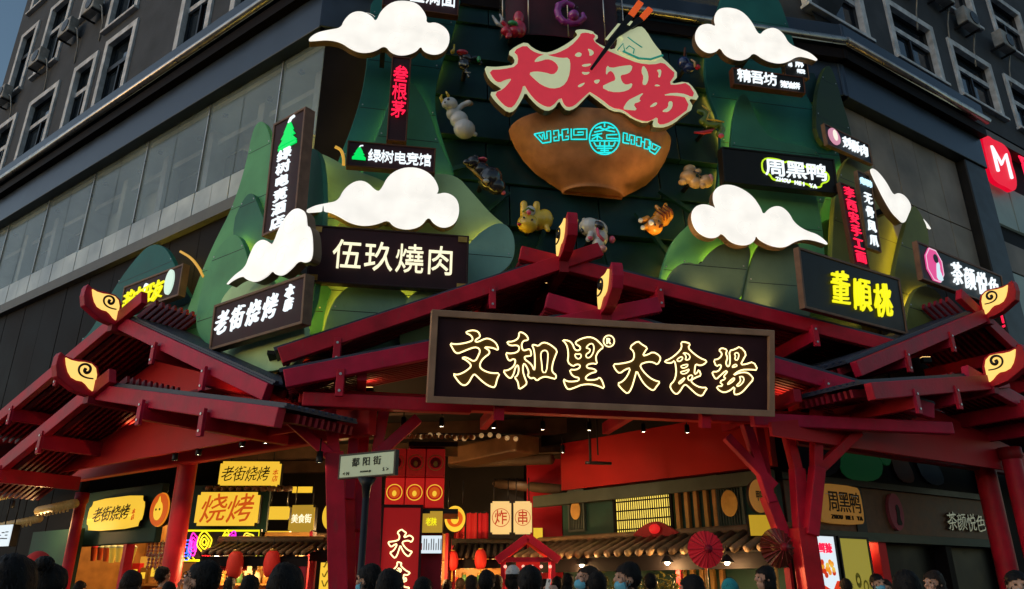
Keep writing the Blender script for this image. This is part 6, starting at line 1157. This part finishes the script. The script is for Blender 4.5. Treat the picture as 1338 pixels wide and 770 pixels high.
def make_shirt(pose, sleeve=.7):
    mb = MB(); mb.ball((0, 0, 1.2), (.19, .122, .2), 16, 12); mb.ball((0, 0, 1.0), (.168, .118, .2), 16, 12); mb.ball((0, 0, .92), (.18, .128, .11), 16, 12); mb.ball((0, .01, 1.33), (.21, .092, .08), 16, 10); mb.lathe([(.075, 1.38), (.062, 1.425)], 16, .95, c=(0, .016, 0))
    for s in (-1, 1):
        a = arms(pose)[s]; e = a[0].lerp(a[1], sleeve) if sleeve <= 1 else a[1]; limb(mb, [a[0], e], [.068, .06])
        if sleeve > 1: limb(mb, [a[1], a[1].lerp(a[2], .9)], [.058, .042])
    return remesh(mb, .016, 'shirt', 3)
def make_trousers():
    mb = MB(); mb.ball((0, 0, .9), (.172, .122, .12), 16, 12)
    for s in (-1, 1): limb(mb, [(s * .085, 0, .86), (s * .097, -.005, .48), (s * .10, .01, .14)], [.10, .075, .065])
    return remesh(mb, .016, 'trousers', 3)
def make_hair(style, up):
    R = Matrix.Rotation(up, 3, 'X'); piv = V((0, .01, 1.45)); mb = MB()
    def cap(c, r, cut):
        t = MB().ball(c, r, 44, 30); vs = [V(v) for v in t.v]; vs = [v + (v - V(c)).normalized() * (.012 * mnoise.noise(v * 11) + .008 * mnoise.noise(V((v.x * 90, v.y * 90, v.z * 12)))) for v in vs]
        mb.add([piv + R @ (v - piv) for v in vs], [f for f in t.f if not cut(sum((vs[i] for i in f), V((0, 0, 0))) / len(f))], True)
    face = lambda q: q.y < -.035 and q.z < 1.625 - .25 * abs(q.x) or (q.z < 1.50 and q.y < .03) or q.z < 1.47 or (q.z < 1.575 and -.035 <= q.y < .012)
    if style == 'short': cap((0, .018, 1.592), (.088, .108, .112), face)
    else:
        cap((0, .018, 1.592), (.092, .112, .115), lambda q: (q.y < -.035 and q.z < 1.63 - .25 * abs(q.x)) or (q.z < 1.50 and q.y < -.01))
        if style == 'long': cap((0, .055, 1.42), (.098, .065, .19), lambda q: q.z > 1.58)
        if style == 'bun': cap((0, .09, 1.70), (.05, .05, .045), lambda q: False)
        if style == 'bob': cap((0, .03, 1.50), (.10, .085, .10), lambda q: q.y < -.035)
    rnd = random.Random(len(style) * 13 + ord(style[0])); base = [V(v) for v in mb.v]; cen = piv + R @ (V((0, .02, 1.57)) - piv)
    for _ in range(420):
        v = base[rnd.randrange(len(base))]; o = (v - cen)
        if o.length < .05: continue
        n = o.normalized(); dn = (V((rnd.uniform(-.5, .5), rnd.uniform(-.2, .6), -1)) + n * rnd.uniform(.15, .8)).normalized(); s = n.cross(dn)
        if s.length < .01: continue
        s.normalize(); L = rnd.uniform(.03, .075); w = rnd.uniform(.002, .005); q = v - n * .006
        if (q + dn * L).y < -.06 and (q + dn * L).z < 1.6: continue
        mb.add([q + s * w, q - s * w, q + n * .008 + dn * L * .5 - s * w * .7, q + n * .008 + dn * L * .5 + s * w * .7, q + dn * L + n * .004], [(0, 1, 2, 3), (3, 2, 4)])
    return mb.mesh('hair')
def make_mask(up):
    R = Matrix.Rotation(up, 3, 'X'); piv = V((0, .01, 1.45)); mb = MB(); T = lambda p: piv + R @ (V(p) - piv)
    t = MB().ball((0, -.03, 1.512), (.066, .081, .056), 24, 18); mb.add([T(v) for v in t.v], [f for f in t.f if all(t.v[i][1] < -.028 for i in f)], True)
    for s in (-1, 1): mb.tube([T((s * .072, -.03, 1.54)), T((s * .084, .012, 1.565))], .002, 4); mb.tube([T((s * .07, -.03, 1.49)), T((s * .084, .012, 1.54))], .002, 4)
    return mb.mesh('face_mask')
SKIN = [mat('skin_a', (.42, .24, .17), .55, var=.1, scale=12), mat('skin_b', (.35, .19, .13), .55, var=.1, scale=12)]
HAIR = mat('black_hair', (.006, .005, .005), .6, spec=.15, var=.4, scale=60, bump=.35, bscale=120); HAIRB = mat('brown_hair', (.018, .011, .008), .6, spec=.15, var=.4, scale=60, bump=.35, bscale=120)
BODY, SHIRT, HAIRM, MASKM = {}, {}, {}, {}; TROU = make_trousers()
for ps, up in (('stand', .0), ('stand', -.28), ('phone', -.28)): BODY[(ps, up)] = make_body(ps, up)
for ps in ('stand', 'phone'): SHIRT[ps] = make_shirt(ps)
def person(label, px, py, wpx, yaw, hair='short', hm=HAIR, shirt=(.02, .02, .022), pose='stand', up=0.0, mask=None, extra=None, skin=0):
    Y = .195 * 1035 / wpx; py += 5; c = at(px, py, Y); base = .12 if Y > 4.6 else 0.0
    if Y > 11.6: base = .126
    k = (c.z - base) / 1.575
    if k > 1.12: base = c.z - 1.575 * 1.12; k = 1.12
    r = thing('person', label, 'person', Matrix.Translation((c.x, c.y, base)) @ Matrix.Rotation(math.radians(yaw), 4, 'Z') @ Matrix.Scale(k, 4), 'people in the crowd')
    if pose == 'phone': up = -.28
    b = part('body', BODY[(pose, up)], SKIN[skin], r)
    sm = mat('cloth_%.3f_%.3f_%.3f' % shirt, shirt, .85, var=.2, scale=6, bump=.3, bscale=60)
    part('shirt', SHIRT[pose], sm, r); part('trousers', TROU, mat('dark_trousers', (.02, .022, .03), .85, var=.2), r)
    if (hair, up) not in HAIRM: HAIRM[(hair, up)] = make_hair(hair, up)
    part('hair', HAIRM[(hair, up)], hm, r)
    R = Matrix.Rotation(up, 4, 'X'); P = Matrix.Translation((0, .01, 1.45)) @ R @ Matrix.Translation((0, -.01, -1.45))
    if 'eye' not in MASKM: MASKM['eye'] = MB().ball((0, 0, 0), (.014, .006, .007), 10, 6).mesh('eye')
    for s in (-1, 1): part('eye', MASKM['eye'], INK, r, P @ Matrix.Translation((s * .033, -.083, 1.578)))
    if mask:
        if ('m', up) not in MASKM: MASKM[('m', up)] = make_mask(up)
        part('face_mask', MASKM[('m', up)], mat('mask_%s' % mask, (.12, .38, .52) if mask == 'blue' else (.6, .6, .6), .7, var=.1, scale=30, bump=.2), r)
    if extra == 'cap_red' or extra == 'cap_teal' or extra == 'hat_white':
        m = {'cap_red': mat('cap_red', (.45, .02, .025), .8), 'cap_teal': mat('cap_teal', (.02, .22, .24), .8), 'hat_white': mat('hat_white', (.5, .5, .5), .8)}[extra]
        t = MB().ball((0, .018, 1.60), (.096, .118, .118), 24, 16); cp = MB().add([P @ V(v) for v in t.v], [f for f in t.f if all(t.v[i][2] > 1.60 for i in f)], True)
        cp.prism([(-.07, 0), (.07, 0), (.06, .085), (0, .105), (-.06, .085)], 0, .008); n = 10
        for i in range(len(cp.v) - n, len(cp.v)): x, y, z = cp.v[i]; cp.v[i] = tuple(P @ V((x, -.095 - z, 1.612 + y)))
        part('cap', cp, m, r)
    if extra == 'glasses':
        gm = MB()
        for s in (-1, 1): gm.tube([P @ V((s * .034 + .024 * math.cos(a * .628), -.098, 1.578 + .019 * math.sin(a * .628))) for a in range(10)], .0025, 4, True); gm.tube([P @ V((s * .058, -.095, 1.582)), P @ V((s * .083, .015, 1.575))], .002, 4)
        gm.tube([P @ V((-.012, -.1, 1.58)), P @ V((.012, -.1, 1.58))], .002, 4); part('glasses', gm, BLACK, r)
    if pose == 'phone':
        M = r.matrix_world @ Matrix.Translation((0, -.375, 1.505)) @ Matrix.Rotation(-.25, 4, 'X')
        f = thing('mobile_phone', 'mobile phone held up by the ' + label.split(',')[0].replace('person ', 'person ', 1), 'phone', M, 'raised phones'); part('case', MB().box(-.037, .037, -.005, .004, -.075, .075), mat('phone_case', (.5, .5, .48), .3), f, None, .004); part('screen', MB().box(-.034, .034, .0042, .0055, -.07, .07), glow('phone_screen', (.7, .8, .9), .6, (.05, .05, .05)), f); part('camera_bump', MB().box(.01, .03, -.008, -.0051, .04, .065), BLACK, f)
    return r
BK = 180     # back to the camera
GRY, WHS, BLS, BLUS, PKS = (.05, .05, .055), (.42, .44, .47), (.012, .012, .014), (.16, .28, .42), (.35, .2, .2)
person('person with rounded black hair, nearest of all at the lower left corner', 12, 764, 62, 200, 'bob', HAIR, BLS)
person('person in a red cap, between the two large dark heads at lower left', 47, 742, 34, 40, 'short', HAIR, (.2, .02, .02), extra='cap_red')
person('person with a large black bun of hair, right of the red cap', 66, 760, 42, 175, 'bun', HAIR, BLS)
person('person with short hair before the green fascia of the skewer shop', 105, 764, 15, 160, 'short', HAIR, PKS)
person('person with dark bobbed hair in front of the skewer shop counter', 172, 758, 26, 170, 'bob', HAIRB, BLS)
person('person raising a phone, before the left red pillar', 216, 746, 16, 150, 'short', HAIR, (.35, .12, .03), 'phone')
person('person with black hair below the raised phone, left of the man with glasses', 220, 768, 20, 190, 'short', HAIR, GRY)
person('person in glasses looking up to the left, by the neon sign', 256, 752, 40, -100, 'short', HAIR, GRY, 'stand', -.28, None, 'glasses')
person('person with dark hair under the left lantern', 326, 764, 27, 185, 'short', HAIR, GRY)
person('person with a broad black head of hair under the right lantern', 373, 764, 46, 175, 'bob', HAIR, BLS)
person('person in a pale blue shirt and mask, behind the street sign pole', 481, 752, 30, -115, 'short', HAIR, BLUS, mask='blue')
person('person with a large dark head in front of the neon banner', 509, 765, 40, 180, 'bob', HAIR, BLS)
person('person with dark hair right of the neon banner', 552, 767, 28, 185, 'short', HAIR, GRY)
person('person far back under the menu screen', 566, 748, 12, 30, 'long', HAIR, PKS)
person('person with long dark hair under the middle stall roof', 616, 759, 18, 180, 'long', HAIRB, BLS)
person('person with short dark hair left of the white hat', 636, 756, 24, 170, 'short', HAIR, GRY)
person('person in a white hat in the middle of the hall', 671, 748, 18, 150, 'bob', HAIR, WHS, extra='hat_white')
person('person with long black hair in front of the red stall', 692, 757, 34, 185, 'long', HAIR, BLS)
person('person holding up a phone to photograph the signs, right of the red stall', 762, 752, 27, -65, 'bob', HAIRB, PKS, 'phone', -.28, 'blue')
person('person with black hair right of the raised phone', 780, 760, 28, 180, 'short', HAIR, BLS)
person('person in a white shirt with a blue mask, left of the plants', 819, 750, 30, -80, 'short', HAIR, WHS, mask='blue')
person('person with dark hair left of the open red umbrella', 903, 766, 30, -130, 'bob', HAIR, BLS)
person('person in a teal cap under the dark red umbrella', 954, 768, 24, 170, 'short', HAIR, GRY, extra='cap_teal')
person('person in profile left of the right column, facing left', 999, 750, 22, -85, 'bob', HAIR, BLS)
person('person with a blue mask by the olive poster, left one', 1147, 757, 18, 10, 'short', HAIR, GRY, mask='blue')
person('person with a blue mask by the olive poster, right one', 1158, 764, 18, -30, 'short', HAIRB, WHS, mask='blue')
person('person with a large dark head at the right, before the dark shop', 1184, 764, 36, 180, 'long', HAIR, BLS)
person('person with pale face turned left, right of the dark head', 1220, 757, 24, -70, 'bob', HAIRB, GRY)
person('person in a pale blue mask at the right picture edge', 1330, 760, 30, -20, 'short', HAIR, BLS, mask='blue')
for i, (px, wp, yw, l) in enumerate(((584, 14, 175, 'person far back between the lantern and the banner'), (601, 13, 190, 'person far back below the left middle lantern'), (650, 14, 165, 'person far back behind the white hat, to the left'), (712, 15, 185, 'person far back in front of the red stall posts'), (728, 16, 180, 'person far back right of the red stall'), (742, 17, 170, 'person in dark clothes left of the phone photographer'), (440, 18, 180, 'person at the foot of the left branching column'), (300, 15, 185, 'person far back between the lanterns on the left'), (850, 18, 175, 'person among the plants under the tiled awning'), (1105, 17, 180, 'person before the olive poster'))):
    person(l, px, 762 - (i % 3) * 3, wp, yw, random.choice(['short', 'bob', 'long']), random.choice([HAIR, HAIRB]), random.choice([GRY, BLS, PKS, WHS, (.2, .03, .03)]))
